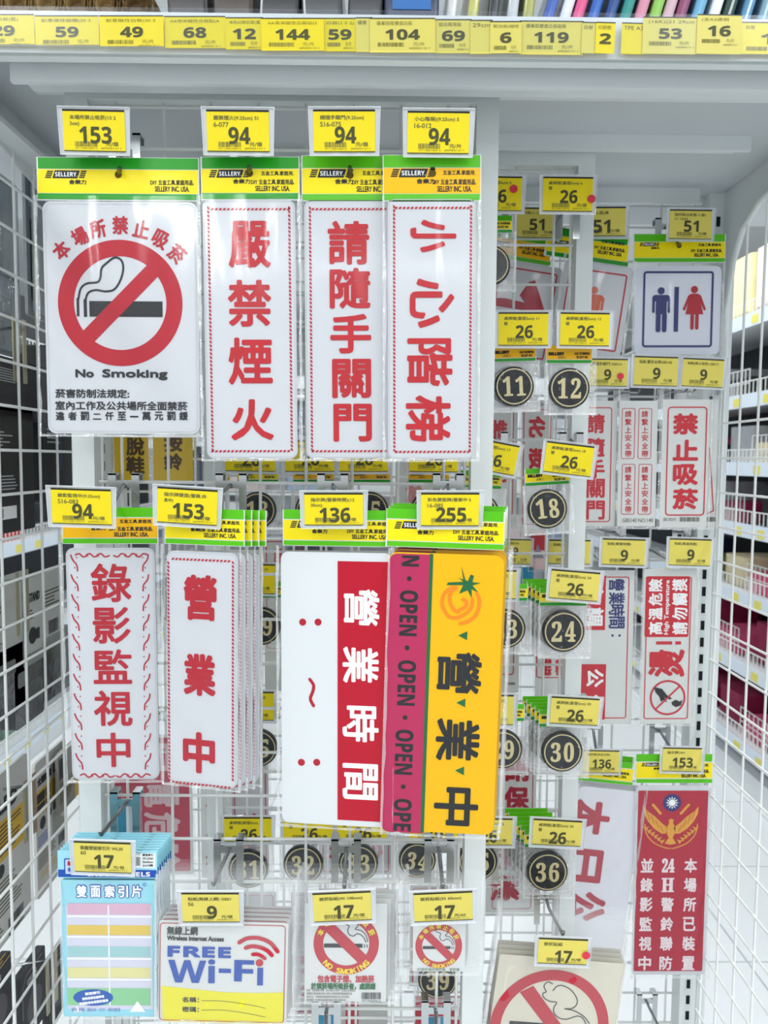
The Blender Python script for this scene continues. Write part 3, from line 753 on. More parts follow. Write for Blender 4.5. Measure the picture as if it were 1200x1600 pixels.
# ---- 8: colourful open sign
fr = Frame((603, 797), (788, 803), (591, 1300), YS-0.010, -0.006)
t = thing('sign_package', 'yellow and magenta open sign with sideways black characters and an orange spiral fruit', 'sign', fr.M, GS)
header(t, fr, 603, 797, 788, 857, LGREEN, HYEL, 1.05, two=True, hole=(700, 810))
bd = slab(t, fr, 601, 864, 779, 1308, 14, -0.003, 0, SUNNY, 'sign_board')
s = Sheet(fr, bd)
pts = [(668, 864), (668, 1308)] + [(601+14-14*math.sin(math.radians(a)), 1308-14+14*math.cos(math.radians(a))) for a in range(0, 91, 15)] + [(601+14-14*math.cos(math.radians(a)), 864+14-14*math.sin(math.radians(a))) for a in range(0, 91, 15)]
s.poly(pts, MAGENTA, 0.3, 'magenta_band'); s.rect(664, 864, 669.5, 1308, DGREEN, 0.35, 'green_stripe')
s.box(B('N'), 628, 868, 655, 885, BLACK, 0.5, 90, 0.4)
for y, x in ((922, 624), (1031, 621), (1139, 617)): s.box(B('OPEN'), x, y, x+28.5, y+72, BLACK, 0.5, 90, 0.4)
s.box(B('OPE'), 615, 1247, 643, 1299, BLACK, 0.5, 90, 0.4)
for x, y in ((639.5, 904), (636, 1012), (633, 1121), (630, 1229)): s.disc(x, y, 3.8, BLACK, 0.5, 'dot', 16)
for x, y in ((723, 993), (720, 1098), (718, 1204)): s.poly([(x-7, y), (x+7, y+7), (x+7, y-7)], DGREEN, 0.4, 'triangle')
for c, x0, y0, x1, y1 in (('營', 683, 1018, 752, 1084), ('業', 681, 1122, 749, 1190), ('中', 678, 1229, 747, 1291)): s.box(c, x0, y0, x1, y1, BLACK, 0.45, 90, 1.9, nb=10)
sp = [(723, 936), (729, 940), (727, 948), (720, 952), (714, 956), (706, 948), (702, 936), (704, 926), (712, 918), (702, 920), (693, 930), (691, 945), (697, 958), (704, 965), (716, 965), (727, 959), (736, 950), (738, 935)]
s.stroke(sp, 5.5, ORANGE, 0.4, 'spiral_fruit', smooth=3)
s.stroke([(720, 975), (732, 971), (743, 962), (748, 948), (748, 935), (744, 927)], 5.5, ORANGE, 0.4, 'spiral_fruit', smooth=3)
s.poly([(720, 884), (727, 906), (731, 908), (735, 897), (740, 899), (738, 909), (751, 910), (738, 914), (748, 925), (737, 920), (738, 934), (731, 922), (718, 928), (724, 914), (698, 915), (700, 911), (724, 909), (716, 902), (724, 906)], DGREEN, 0.5, 'leaf_crown')
s.build(); film(t, fr, 600, 858, 789, 1314, 0.002, BAGN, 0.0007, 8, 14, 19)
dup(t, (0.003, 0.010, 0.002), 'yellow and magenta open sign, second of its stack')
dup(t, (0.006, 0.020, 0.004), 'yellow and magenta open sign, last of its stack')

# ------------------------------------------------------------------ bottom row of the front panel
GB = 'sticker packs in the bottom row'
# index labels
fr = Frame((91, 1329), (246, 1330), (95, 1594), 0.722)
t = thing('index_label_pack', 'light blue pack of striped pastel index labels, front of its stack', 'label pack', fr.M, GB)
top = slab(t, fr, 91, 1328, 246, 1372, 0, 0.0002, 0.0009, CYAN, 'header_flap')
s = Sheet(fr, top); s.rect(92, 1358, 245, 1370, BLUEP, 1.05, 'blue_band'); s.rect(205, 1332, 243, 1356, WHITEP, 1.05, 'white_patch'); s.frame(101, 1340, 150, 1367, 1.6, 2, BLUEP, 1.1)
s.box(B('INDEX LABELS'), 138, 1361, 235, 1368.5, WHITEP, 1.2, bold=0.2); s.rect(103, 1342, 148, 1365, mat('logo pale', 'c7d6ee', 0.4), 1.15, 'logo_patch')
s.box('貓頭鷹', 106, 1344, 134, 1352, SOFTRED, 1.25, bold=0.5); s.box('標籤', 106, 1354, 134, 1362, BLUEP, 1.25, bold=0.3)
barcode(s, 205, 1338, 220, 1352, BLACK, 1.1); s.box('(20)', 212, 1331, 220, 1336, BLACK, 1.1)
for i, tx in enumerate(('雙面索引', 'WL3060', '30x45mm', '20張')): s.box(tx, 223, 1333+i*5.5, 240, 1337+i*5.5, BLACK, 1.1, bold=0.15, nb=4)
s.build()
body = slab(t, fr, 97, 1371, 244, 1594, 2, -0.0006, 0.0, CYAN, 'backing_card')
s = Sheet(fr, body)
for c, x in zip('雙面索引片', (118, 140, 162, 183, 204)): s.box(c, x, 1381, x+19, 1404, BLUEP, 0.2, bold=2.0); s.box(c, x+1.5, 1382.5, x+17.5, 1402.5, WHITEP, 0.4, bold=0.8)
s.box('©', 223, 1379, 229, 1385, BLUEP, 0.2)
s.rect(105, 1412, 238, 1581, mat('label window lilac', 'd9d9e8', 0.3, coat=0.4), 0.2, 'window')
bands = [(1411, 1429, 'dcb4ca'), (1445, 1461, 'e3c664'), (1478, 1495, 'a5cfd0'), (1511, 1528, 'e3dea0'), (1543, 1571, '93cf9c')]
for y0, y1, hx in bands: s.rect(106, y0, 235, y1, mat('label '+hx, hx, 0.4, coat=0.4), 0.4, 'label_stripe', 0)
for y in (1430, 1462, 1496, 1528.5): s.rect(105, y, 237, y+3.2, WHITEP, 0.45, 'white_edge')
s.rect(169.5, 1411, 172, 1575, mat('white seam', 'eef0f6', 0.3), 0.5, 'seam')
s.disc(146, 1558, 31, mat('badge blue', '3e68b8', 0.4), 0.6, 'oval_badge', 40, 13.5)
for i, tx in enumerate(('雙面索引', '資料找尋迅速準確', '緊固耐用有保資料簿頁')): s.ch(tx, 145+i, 1551+i*7, 24+i*11, 5, WHITEP, 0.75, -8, 0.3)
s.poly([(203, 1581), (215, 1563), (228, 1581)], WHITEP, 0.6); s.poly([(114, 1581), (121, 1571), (130, 1581)], WHITEP, 0.6)
s.box('檔案 書籍 ‧ 筆記本 ‧ 文件 ‧ 資料整理', 112, 1574, 188, 1580, mat('lilac ink', '7f86c8', 0.5), 0.7)
s.build()
film(t, fr, 96, 1372, 246, 1596, 0.0016, BAGN, 0.0004, 6, 10, 21)
ords = ('second', 'third', 'fourth', 'fifth', 'sixth', 'seventh', 'eighth')
for i in range(7): dup(t, (0.0006*(i+1), 0.0052*(i+1), 0.0), 'light blue index label pack, %s from the front of its stack' % ords[i])
# wifi stickers
fr = Frame((248, 1435), (448, 1440), (252, 1600), 0.715)
t = thing('sticker_pack', 'white and yellow sticker offering free wireless internet', 'sticker', fr.M, GB)
bd = slab(t, fr, 248, 1437, 449, 1602, 4, -0.0006, 0, CARDW, 'sticker_sheet'); s = Sheet(fr, bd)
YW = mat('wifi yellow', 'ebe21c', 0.4)
s.poly([(253, 1541), (300, 1545), (350, 1549), (400, 1549), (443, 1547), (443, 1600), (255, 1600)], YW, 0.3, 'yellow_field')
s.frame(249.5, 1440, 445, 1600, 1.2, 6, RED, 0.45, 'border')
s.box('無線上網', 261, 1447, 309, 1461, BLACK, 0.5, bold=0.35); s.box('Wireless internet Access', 261, 1462, 350, 1470, BLACK, 0.5, rot=0, bold=0.45)
s.box(B('FREE'), 262, 1478, 361, 1496, BLUEP, 0.5, bold=0.8)
s.box(B('Wi'), 263, 1497, 336, 1536, BLUEP, 0.5, bold=0.5); s.rect(342, 1513, 361, 1520, BLUEP, 0.5, 'lettering')
s.box(B('F'), 366, 1499, 397, 1534, BLUEP, 0.5, bold=0.6); s.rect(402, 1511, 411, 1540, BLUEP, 0.5, 'lettering'); s.disc(405.5, 1504, 6, SOFTRED, 0.5, 'signal_dot', 20)
s.stroke([(374, 1473), (386, 1466), (404, 1465), (422, 1472), (434, 1486)], 6.5, SOFTRED, 0.5, 'signal_arc', smooth=5)
s.stroke([(384, 1481), (394, 1478), (408, 1480), (418, 1485), (425, 1492)], 6.5, SOFTRED, 0.5, 'signal_arc', smooth=5)
s.stroke([(395, 1491), (404, 1491), (414, 1497)], 6.0, SOFTRED, 0.5, 'signal_arc', smooth=5)
s.box('名稱：', 285, 1557, 311, 1566, BLACK, 0.5, bold=0.3); s.box('密碼：', 285, 1572, 311, 1581, BLACK, 0.5, bold=0.3)
s.stroke([(315, 1564), (350, 1564), (390, 1569), (415, 1574)], 0.7, BLACK, 0.5, 'write_line', smooth=4, cap=False); s.stroke([(315, 1579), (350, 1578), (390, 1583), (415, 1588)], 0.7, BLACK, 0.5, 'write_line', smooth=4, cap=False)
s.build(); film(t, fr, 243, 1362, 462, 1604, 0.0016, BAGM, 0.0016, 8, 8, 23)
for i in range(4): dup(t, (0.0012*(i+1), 0.006*(i+1), 0.0006*(i+1)), 'free wireless internet sticker in its sleeve, %s from the front' % ords[i])

def smoke_small(s, cx, cy, R, tk, sgn=1, top=None, bot=None, k=1.0):
    s.ring(cx, cy, R-tk, R, SOFTRED, 0.3, 'red_ring', 72)
    d = R*0.66; h = tk*0.42
    s.poly([(cx-d-h, cy-d+h), (cx+d-h, cy+d+h), (cx+d+h, cy+d-h), (cx-d+h, cy-d-h)], SOFTRED, 0.4, 'red_slash')
    s.rect(cx-R*0.68, cy+R*0.0, cx+R*0.5, cy+R*0.13, BLACK, 0.3, 'cigarette'); s.rect(cx+R*0.54, cy+R*0.02, cx+R*0.57, cy+R*0.13, BLACK, 0.3, 'cigarette'); s.rect(cx+R*0.62, cy+R*0.02, cx+R*0.65, cy+R*0.13, BLACK, 0.3, 'cigarette')
    q = [(0.60, -0.03), (0.52, -0.20), (0.35, -0.30), (0.22, -0.22), (0.08, -0.28), (0.05, -0.42), (0.08, -0.55), (-0.10, -0.62), (-0.16, -0.72), (-0.05, -0.74), (0.08, -0.80), (0.28, -0.72), (0.36, -0.56), (0.28, -0.44), (0.45, -0.40), (0.60, -0.25), (0.66, -0.04)]
    s.stroke([(cx+a*R, cy+b*R) for a, b in q], 0.9*k+0.4, BLACK, 0.35, 'smoke_line', smooth=4)
YL = mat('yellow print', 'f2d830', 0.4)
def arc_text(s, txt, cx, cy, r, a0, a1, wd, ht, m, z, up=True, bold=0.3):
    n = len(txt)
    for i, c in enumerate(txt):
        if c == ' ': continue
        a = a0+(a1-a0)*i/(n-1); ar = math.radians(a)
        x, y = cx+r*math.sin(ar), cy-r*math.cos(ar); ww = wd*(0.35 if c in ('I', B('I')) else 1.0)
        s.ch(c, x, y, ww, ht, m, z, a if up else a-180, bold)
# e-cigarette no smoking pack
fr = Frame((476, 1410), (608, 1411), (476, 1566), 0.722)
t = thing('sticker_pack', 'white no-smoking sticker sheet with barcode and small print, below the left tag 17', 'sticker', fr.M, GB)
bd = slab(t, fr, 476, 1409, 604, 1569, 0, -0.0006, 0, CARDW, 'sticker_sheet'); s = Sheet(fr, bd)
smoke_small(s, 541, 1474, 51, 15)
arc_text(s, B('NO SMOKING'), 541, 1474, 43.5, 226, 134, 8.5, 9, YL, 0.6, False, 0.3)
arc_text(s, '本場所禁止吸菸', 541, 1474, 43.5, -66, 66, 10, 10, YL, 0.6, True, 0.4)
s.box('包含電子煙、加熱菸', 496, 1523, 585, 1535, SOFTRED, 0.5, bold=0.4); s.box('於禁菸場所吸菸者，處罰鍰', 486, 1535, 587, 1546, DGREEN, 0.5, bold=0.4)
for i, tx in enumerate(('品名：禁菸貼紙 規格：90x108mm 材質：合成紙 台灣製造', '本產品已通過檢驗 請安心使用 注意事項請參閱說明書內容', '使用方法：先將黏貼表面擦拭乾淨後再行貼上即可使用', '保存期限：無 避免高溫及陽光直射 遠離火源保存處')): s.box(tx, 479, 1543+i*5+2, 555-i*5, 1547+i*5+2, INK, 0.5)
barcode(s, 565, 1550, 595, 1561, BLACK, 0.5); s.box('4713507912', 565, 1562, 595, 1565, BLACK, 0.5)
s.build(); film(t, fr, 457, 1366, 621, 1572, 0.0016, BAGM, 0.0014, 8, 8, 29)
for i in range(3): dup(t, (0.004*(i+1), 0.008*(i+1), 0.0004*(i+1)), 'no-smoking sticker sheet in its sleeve, %s from the front below the left tag 17' % ords[i])
# small no smoking pack
fr = Frame((645, 1441), (728, 1441), (645, 1518), 0.722)
t = thing('sticker_pack', 'small square no-smoking sticker in a clear sleeve, below the right tag 17', 'sticker', fr.M, GB)
bd = slab(t, fr, 645, 1430, 727, 1520, 0, -0.0006, 0, CARDW, 'sticker_sheet'); s = Sheet(fr, bd)
smoke_small(s, 685.5, 1478, 36.5, 10.5, k=0.7)
arc_text(s, B('NO SMOKING'), 685.5, 1478, 31, 224, 136, 6.2, 6.2, YL, 0.6, False, 0.15)
arc_text(s, '本場所禁止吸菸', 685.5, 1478, 31, -62, 62, 8, 8, YL, 0.6, True, 0.25)
s.box('於禁菸場所吸菸者，處罰鍰', 652, 1512, 718, 1517, DGREEN, 0.5)
s.build(); film(t, fr, 624, 1372, 754, 1526, 0.0016, BAGM, 0.0014, 8, 8, 31)
for i in range(3): dup(t, (0.002*(i+1), 0.008*(i+1), -0.0004*(i+1)), 'small square no-smoking sticker in its sleeve, %s from the front' % ords[i])
# large beige no smoking pack
fr = Frame((765, 1484), (968, 1500), (762, 1640), 0.80, 0.01)
t = thing('sticker_pack', 'beige sheet with a large red no-smoking ring at the bottom right of the middle panel', 'sticker', fr.M)
BEI = mat('beige film sheet', 'dcd6c4', 0.4, coat=0.05)
bd = slab(t, fr, 765, 1494, 968, 1690, 3, -0.0006, 0, BEI, 'sticker_sheet'); s = Sheet(fr, bd)
s.ring(858, 1606, 78, 95, SOFTRED, 0.3, 'red_ring', 90)
s.poly([(803, 1552), (823, 1540), (930, 1660), (912, 1668)], SOFTRED, 0.4, 'red_slash'); s.rect(794, 1598, 900, 1612, BLACK, 0.3, 'cigarette')
s.stroke([(858, 1537), (850, 1535), (845, 1542), (850, 1551), (845, 1554), (848, 1561), (858, 1566), (869, 1567), (866, 1576), (868, 1585), (877, 1592), (890, 1593), (904, 1587), (914, 1589), (922, 1600)], 1.5, BLACK, 0.4, 'smoke_line', smooth=4)
s.stroke([(860, 1549), (866, 1541), (876, 1540), (890, 1547), (900, 1559), (901, 1569), (894, 1576), (883, 1577), (898, 1579), (915, 1587), (926, 1598)], 1.5, BLACK, 0.4, 'smoke_line', smooth=4)
s.build(); film(t, fr, 758, 1425, 972, 1700, 0.0016, BAGM, 0.0018, 8, 8, 37)
for i in range(3): dup(t, (0.0005*(i+1), 0.007*(i+1), 0.001*(i+1)), 'beige no-smoking sheet in its sleeve, %s from the front' % ords[i])

# ------------------------------------------------------------------ tags and hooks of the front panel
YT = 0.715
T = [  # tl, tr, bl, price, l1, l2, unit, label, pale, hookbase(px,py), hooktip
 ((97, 170), (194, 172), (101, 236), '153', '本場所禁止吸菸(15 2', '3cm)', '元/個', 'yellow price tag 153 above the large no-smoking sign', 0, (196, 229), (186, 270)),
 ((322, 171), (420, 172), (326, 237), '94', '嚴禁煙火(9.25cm) S1', '6-077', '元/個', 'yellow price tag 94 above the fire-warning sign', 0, (385, 229), (390, 268)),
 ((489, 171), (586, 171), (490, 238), '94', '請隨手關門(9.25cm)', 'S16-075', '元/個', 'yellow price tag 94 above the close-the-door sign', 0, (545, 229), (547, 270)),
 ((637, 173), (734, 174), (636, 240), '94', '小心階梯)(9.25cm) S', '16-012', '元/片', 'yellow price tag 94 above the sideways stairs sign', 0, (678, 229), (676, 268)),
 ((79, 762), (173, 765), (86, 818), '94', '錄影監視中(9.25cm)', 'S16-083', '元/個', 'yellow price tag 94 above the video-recording sign', 0, (195, 757), (170, 800)),
 ((246, 760), (340, 766), (248, 816), '153', '指示牌雙面(營業.休', '息中)', '元/個', 'yellow price tag 153 above the stacked open-for-business signs', 0, (362, 757), (310, 800)),
 ((475, 770), (567, 770), (473, 821), '136', '指示牌(營業時間)(12', '30cm)', '元/個', 'yellow price tag 136 above the opening-hours sign', 0, (520, 757), (530, 812)),
 ((658, 770), (749, 770), (655, 822), '255', '彩色雙面牌(營業中 S', '16-085', '元/個', 'yellow price tag 255 above the colourful open sign', 0, (700, 757), (700, 812)),
 ((115, 1314), (204, 1317), (121, 1362), '17', '華麗雙面索引片 WL30', '60', '元/包', 'yellow price tag 17 over the blue index labels', 1, (197, 1252), (157, 1306)),
 ((283, 1395), (373, 1395), (287, 1441), '9', '貼紙(無線上網) GBS1', '56', '元/張', 'yellow price tag 9 over the wireless internet stickers', 1, (358, 1325), (333, 1384)),
 ((488, 1396), (579, 1392), (495, 1441), '17', '禁菸貼紙(90 108mm)', '', '元/張', 'yellow price tag 17, slightly tilted, left of the two side by side', 1, (541, 1325), (538, 1388)),
 ((646, 1396), (738, 1392), (651, 1441), '17', '禁菸貼紙(55 60mm)', '', '元/60', 'yellow price tag 17 beside the white post, right of the two', 1, (686, 1325), (692, 1388)),
]
for tl, tr, bl, pr, l1, l2, un, lab, pale, hb, ht in T:
    yt = YT-0.010 if tl[1] > 1200 else YT
    price_tag(tl, tr, bl, yt, pr, l1, l2, lab, un, bool(pale), dyb=0.004)
    hook('chrome hook holding the '+lab.split(' price tag ')[1].split(',')[0]+' tag' if False else 'chrome hook behind the tag '+lab.split('price tag ')[1].replace(',', ''), hb[0], hb[1], YA, ht[0], ht[1], YT+0.012)
# spare hooks in the lowest visible row with blue goods
for x, lab in ((510, 'left'), (685+155, 'right')):
    pass

# ------------------------------------------------------------------ round table numbers on the middle panel
GD = 'round table numbers on the middle panel'
def disc_pack(n, cx, cy, R, Y, hy0, amber, tilt=0.0, stack=0, hdr=True, lean=0, label=None):
    k = R/31.0
    x0, x1 = cx-37*k, cx+38*k
    fr = Frame((x0, hy0), (x1, hy0+tilt*75), (x0-tilt*80, cy+40*k), Y)
    t = thing('table_number_pack', label or 'black round table number %s in a clear bag' % words(n), 'table number', fr.M, GD)
    hc = slab(t, fr, x0+2, hy0, x1-3, hy0+27*k, 0, -0.0006, 0, CARDW, 'header_card'); s = Sheet(fr, hc)
    s.rect(x0+3, hy0, x1-4, hy0+8*k, LGREEN if not amber else HORA, 0.15, 'green_band'); s.rect(x0+3, hy0+8.5*k, x1-4, hy0+21*k, HORA if amber else HYEL, 0.15, 'yellow_band'); s.rect(x0+3, hy0+22*k, x1-4, hy0+26.5*k, HGREEN, 0.15, 'green_band')
    s.box(B('SELLERY'), x0+6, hy0+10*k, x0+30*k, hy0+15*k, BLACK, 0.3, bold=0.5, name='logo'); s.box('舍樂力', x0+20*k, hy0+16*k, x0+32*k, hy0+20*k, BLACK, 0.3)
    s.box('五金工具.家庭用品', x1-30*k, hy0+10*k, x1-7, hy0+14*k, BLACK, 0.3, bold=0.2, nb=4); s.box('SELLERY INC', x1-27*k, hy0+15.5*k, x1-9, hy0+19.5*k, BLACK, 0.3, bold=0.2, nb=4)
    s.build()
    (ox, oy), kk = fr.loc(cx, cy); r = R*kk; g = Geo()
    prof = [(0, 0.0028), (r*0.90, 0.0028), (r*0.965, 0.0022), (r, 0.001), (r, -0.0022), (0, -0.0022)]; N = 40; vs = []; fs = []
    for pr_, pz in prof:
        for i in range(N): a = 2*math.pi*i/N; vs.append((ox+pr_*math.cos(a), oy+pr_*math.sin(a), pz))
    for j in range(len(prof)-1):
        for i in range(N): i2 = (i+1) % N; fs.append((j*N+i, (j+1)*N+i, (j+1)*N+i2, j*N+i2))
    g.add(vs, fs); dk = g.obj('number_disc', DISC, t)
    s = Sheet(fr, dk); s.ring(cx, cy, R*0.84, R*0.895, CREAM, 3.0, 'pale_ring', 48)
    if len(n) == 2:
        s.ch(SD(n[0]), cx-R*0.33, cy, R*0.50, R*0.98, CREAM, 3.0, tilt*60, 0.5); s.ch(SD(n[1]), cx+R*0.31, cy+tilt*R*0.6, R*0.50, R*0.98, CREAM, 3.0, tilt*60, 0.5)
    else: s.ch(SD(n), cx, cy, R*0.5, R*0.98, CREAM, 3.0, 0, 0.5)
    s.build()
    film(t, fr, x0, hy0+26*k, x1+2, cy+40*k, 0.0042, BAGF, 0.0012, 8, 8, int(n)*3+1)
    film(t, fr, x0, hy0+26*k, x1+2, cy+40*k, -0.003, BAGC, 0.0012, 8, 8, int(n)*3+2)
    for i in range(stack):
        dup(t, (-0.0035*(i+1), 0.009*(i+1), 0.0012*(i+1)), 'bagged table number %s, %s behind the front one' % (words(n), ('first', 'second', 'third', 'fourth', 'fifth')[i]))
    return t
YD = 0.905
# number, disc centre, radius, header top, amber, tilt, stack
for n, cx, cy, R, hy, am, ti, st in (
    ('5', 766, 415, 31, 337, 0, 0.0, 0),
    ('11', 803, 604, 31, 538, 1, -0.03, 1), ('12', 889, 607, 32, 540, 1, 0.0, 0),
    ('13', 403, 797, 29, 729, 0, 0.0, 0), ('14', 490, 797, 29, 729, 1, 0, 0), ('15', 578, 797, 29, 729, 1, 0, 0), ('16', 670, 797, 29, 729, 1, 0, 0),
    ('17', 749, 802, 31, 736, 0, 0.05, 0), ('18', 855, 795, 31, 731, 0, -0.06, 0),
    ('19', 409, 978, 30, 908, 0, 0, 0), ('23', 790, 982, 31, 912, 0, 0, 0), ('24', 880, 986, 33, 918, 0, 0.0, 4),
    ('25', 404, 1168, 30, 1098, 0, 0, 0), ('29', 785, 1170, 31, 1100, 0, 0, 0), ('30', 878, 1174, 32, 1108, 0, 0.0, 4),
    ('31', 388, 1357, 31, 1288, 0, 0, 0), ('32', 474, 1350, 31, 1280, 0, 0, 0), ('33', 560, 1348, 31, 1280, 0, 0, 0), ('34', 652, 1343, 29, 1275, 0, 0.1, 0), ('35', 746, 1345, 31, 1278, 0, 0, 0), ('36', 855, 1361, 32, 1296, 0, 0.0, 5),
    ('39', 684, 1530, 31, 1460, 0, 0, 0)):
    off = 0.012 if cx < 770 else 0
    disc_pack(n, cx, cy, R, YD+off, hy, am, ti, st)
TB = [  # tl, tr, bl, number, dot, pale, hook base
 ((849, 276), (927, 277), (847, 330), '6', (97, 43), 0), ((738, 275), (816, 276), (736, 329), '5', (83, 25), 0),
 ((779, 488), (857, 488), (776, 540), '11', None, 0), ((876, 488), (953, 489), (871, 540), '12', None, 0),
 ((738, 683), (812, 697), (726, 729), '17', None, 0), ((855, 689), (929, 698), (844, 736), '18', None, 0),
 ((862, 889), (938, 895), (855, 934), '24', None, 1), ((862, 1088), (937, 1092), (856, 1130), '30', None, 1), ((834, 1279), (910, 1283), (826, 1319), '36', None, 1),
 ((352, 688), (430, 689), (351, 736), '13', None, 0), ((445, 688), (522, 688), (444, 737), '14', None, 0), ((530, 688), (606, 688), (529, 737), '15', None, 0), ((640, 688), (716, 689), (639, 737), '16', None, 0),
 ((362, 880), (430, 882), (360, 926), '19', None, 0), ((730, 890), (807, 891), (725, 935), '23', None, 1), ((725, 1085), (803, 1086), (720, 1132), '29', None, 1),
 ((725, 1278), (801, 1279), (720, 1320), '35', None, 1), ((350, 1277), (424, 1277), (352, 1315), '31', None, 0), ((443, 1275), (520, 1275), (443, 1314), '32', None, 0), ((527, 1273), (605, 1274), (527, 1313), '33', None, 0), ((640, 1272), (716, 1273), (638, 1313), '34', None, 0),
 ((352, 1080), (428, 1081), (350, 1125), '25', None, 0)]
for tl, tr, bl, n, dot, pale in TB:
    off = 0.012 if tl[0] < 770 else 0
    price_tag(tl, tr, bl, YD-0.018+off, '26', '桌牌號(直徑5cm) '+n, '號', 'yellow price tag 26 above the round table number %s' % words(n), '元/個', bool(pale), dot)
    bx = (tl[0]+tr[0])/2
    pb = P(bx-2, (tl[1]+bl[1])/2, YB); # snap the base to a wire
    zi = round((pb.z-B_az)/S5)*S5+B_az
    q = Vector((pb.x, YB-0.004, zi)); t = thing('display_hook', 'small chrome hook carrying the table number %s' % words(n), 'hook', Matrix.Translation(q))
    e = P(bx, bl[1]+2, YD-0.01+off)-q
    Geo().tube([(0, 0, 0), (0, -0.008, -0.002), tuple(e)], 0.002, 8).obj('rod', DARKROD, t, True)
    for sx in (-1, 1):
        g = Geo(); x0 = sx*0.011; g.box((x0-0.0045, -0.004, -0.045), (x0+0.0045, -0.0025, 0.010)); g.box((x0-0.0045, -0.004, 0.008), (x0+0.0045, 0.010, 0.0105)); g.obj('clip', CHROME, t)
hook('steel hook behind the round number thirty-nine', 684, 1448, YB, 684, 1462, YD+0.004, clips=False)
price_tag((842, 1465), (919, 1468), (838, 1505), 0.79, '17', '禁菸貼紙', '', 'yellow price tag 17 with red sticker over the beige no-smoking sheet', '元/張', True, (97, 32))
hook('steel hook holding the beige no-smoking sheets', 853, 1400, YB, 880, 1462, 0.80)

# ------------------------------------------------------------------ rear panel goods
YR = 1.055
# restroom sign
fr = Frame((990, 368), (1134, 368), (990, 556), YR)
t = thing('sign_package', 'square restroom sign with blue man and red woman on the rear panel', 'sign', fr.M)
header(t, fr, 990, 366, 1134, 410, LGREEN, HYEL, 0.72, two=True, hole=(1061, 384))
bd = slab(t, fr, 992, 417, 1126, 553, 9, -0.003, 0, mat('pale blue white board', 'dfe3ee', 0.25, coat=0.3), 'sign_board'); s = Sheet(fr, bd)
s.frame(1004, 425, 1114, 542, 3.2, 5, NAVY, 0.4, 'border')
def person(s, cx, y, m, woman=False):
    s.disc(cx, y+5.5, 5.6, m, 0.4, 'figure', 20)
    if not woman:
        s.rect(cx-14, y+12, cx+14, y+22, m, 0.4, 'figure', 5); s.rect(cx-14, y+17, cx-10, y+40, m, 0.42, 'figure', 1.9); s.rect(cx+10, y+17, cx+14, y+40, m, 0.42, 'figure', 1.9)
        s.rect(cx-8.5, y+15, cx+8.5, y+42, m, 0.44, 'figure'); s.rect(cx-8.5, y+40, cx-1, y+70, m, 0.46, 'figure', 3); s.rect(cx+1, y+40, cx+8.5, y+70, m, 0.46, 'figure', 3)
    else:
        s.rect(cx-8, y+12, cx+8, y+20, m, 0.4, 'figure', 4); s.poly([(cx-7, y+13), (cx-14, y+44), (cx+14, y+44), (cx+7, y+13)], m, 0.42, 'figure')
        s.stroke([(cx-8, y+16), (cx-16, y+36)], 4.2, m, 0.44, 'figure'); s.stroke([(cx+8, y+16), (cx+16, y+36)], 4.2, m, 0.44, 'figure')
        s.rect(cx-6.5, y+42, cx-1, y+68, m, 0.46, 'figure', 2.4); s.rect(cx+1, y+42, cx+6.5, y+68, m, 0.46, 'figure', 2.4)
person(s, 1033, 449, NAVY); person(s, 1085, 447, RED, True); s.rect(1053, 449, 1060, 518, NAVY, 0.4, 'divider_bar')
s.build(); film(t, fr, 987, 410, 1130, 558, 0.002, BAG, 0.0007, 6, 8, 41)
price_tag((1047, 327), (1113, 328), (1044, 373), YR-0.02, '51', '指示牌(化妝室-人型)', '(11 12cm)', 'yellow price tag 51 above the blue and red restroom sign', '元/個', True)
# orange figure sign
fr = Frame((872, 358), (983, 374), (868, 550), YR)
t = thing('sign_package', 'square sign with red border and orange figure, tilted, partly behind the middle post', 'sign', fr.M)
header(t, fr, 852, 362, 983, 408, HGREEN, HYEL, 0.72, two=True, seed=3)
bd = slab(t, fr, 872, 412, 980, 556, 8, -0.003, 0, BOARD, 'sign_board'); s = Sheet(fr, bd)
s.frame(880, 424, 972, 544, 2.4, 4, SOFTRED, 0.4, 'border'); person(s, 929, 448, mat('orange red figure', 'd9603f', 0.4)); s.build()
film(t, fr, 868, 405, 984, 560, 0.002, BAG, 0.0007, 6, 8, 43)
price_tag((900, 323), (978, 323), (898, 369), YR-0.02, '51', '指示牌(人型)男', '', 'yellow price tag 51 above the orange figure sign', '元/個', True)
# arrow sign
fr = Frame((770, 362), (868, 378), (764, 560), YR+0.01)
t = thing('sign_package', 'square sign with a red arrow seen through the middle panel', 'sign', fr.M)
header(t, fr, 760, 364, 862, 408, LGREEN, HORA, 0.68, two=False, seed=3)
bd = slab(t, fr, 762, 412, 868, 566, 8, -0.003, 0, BOARD, 'sign_board'); s = Sheet(fr, bd)
s.frame(770, 422, 861, 556, 2.2, 4, SOFTRED, 0.4, 'border'); s.poly([(790, 470), (822, 472), (812, 462), (823, 440), (832, 436), (857, 484), (776, 484), (776, 472)], SIGNRED, 0.4, 'arrow'); s.build()
film(t, fr, 760, 405, 870, 568, 0.002, BAG, 0.0007, 6, 8, 44)
price_tag((805, 324), (872, 325), (803, 371), YR-0.01, '51', '指示牌(11 12cm)', '', 'yellow price tag 51 above the red arrow sign', '元/個', True)
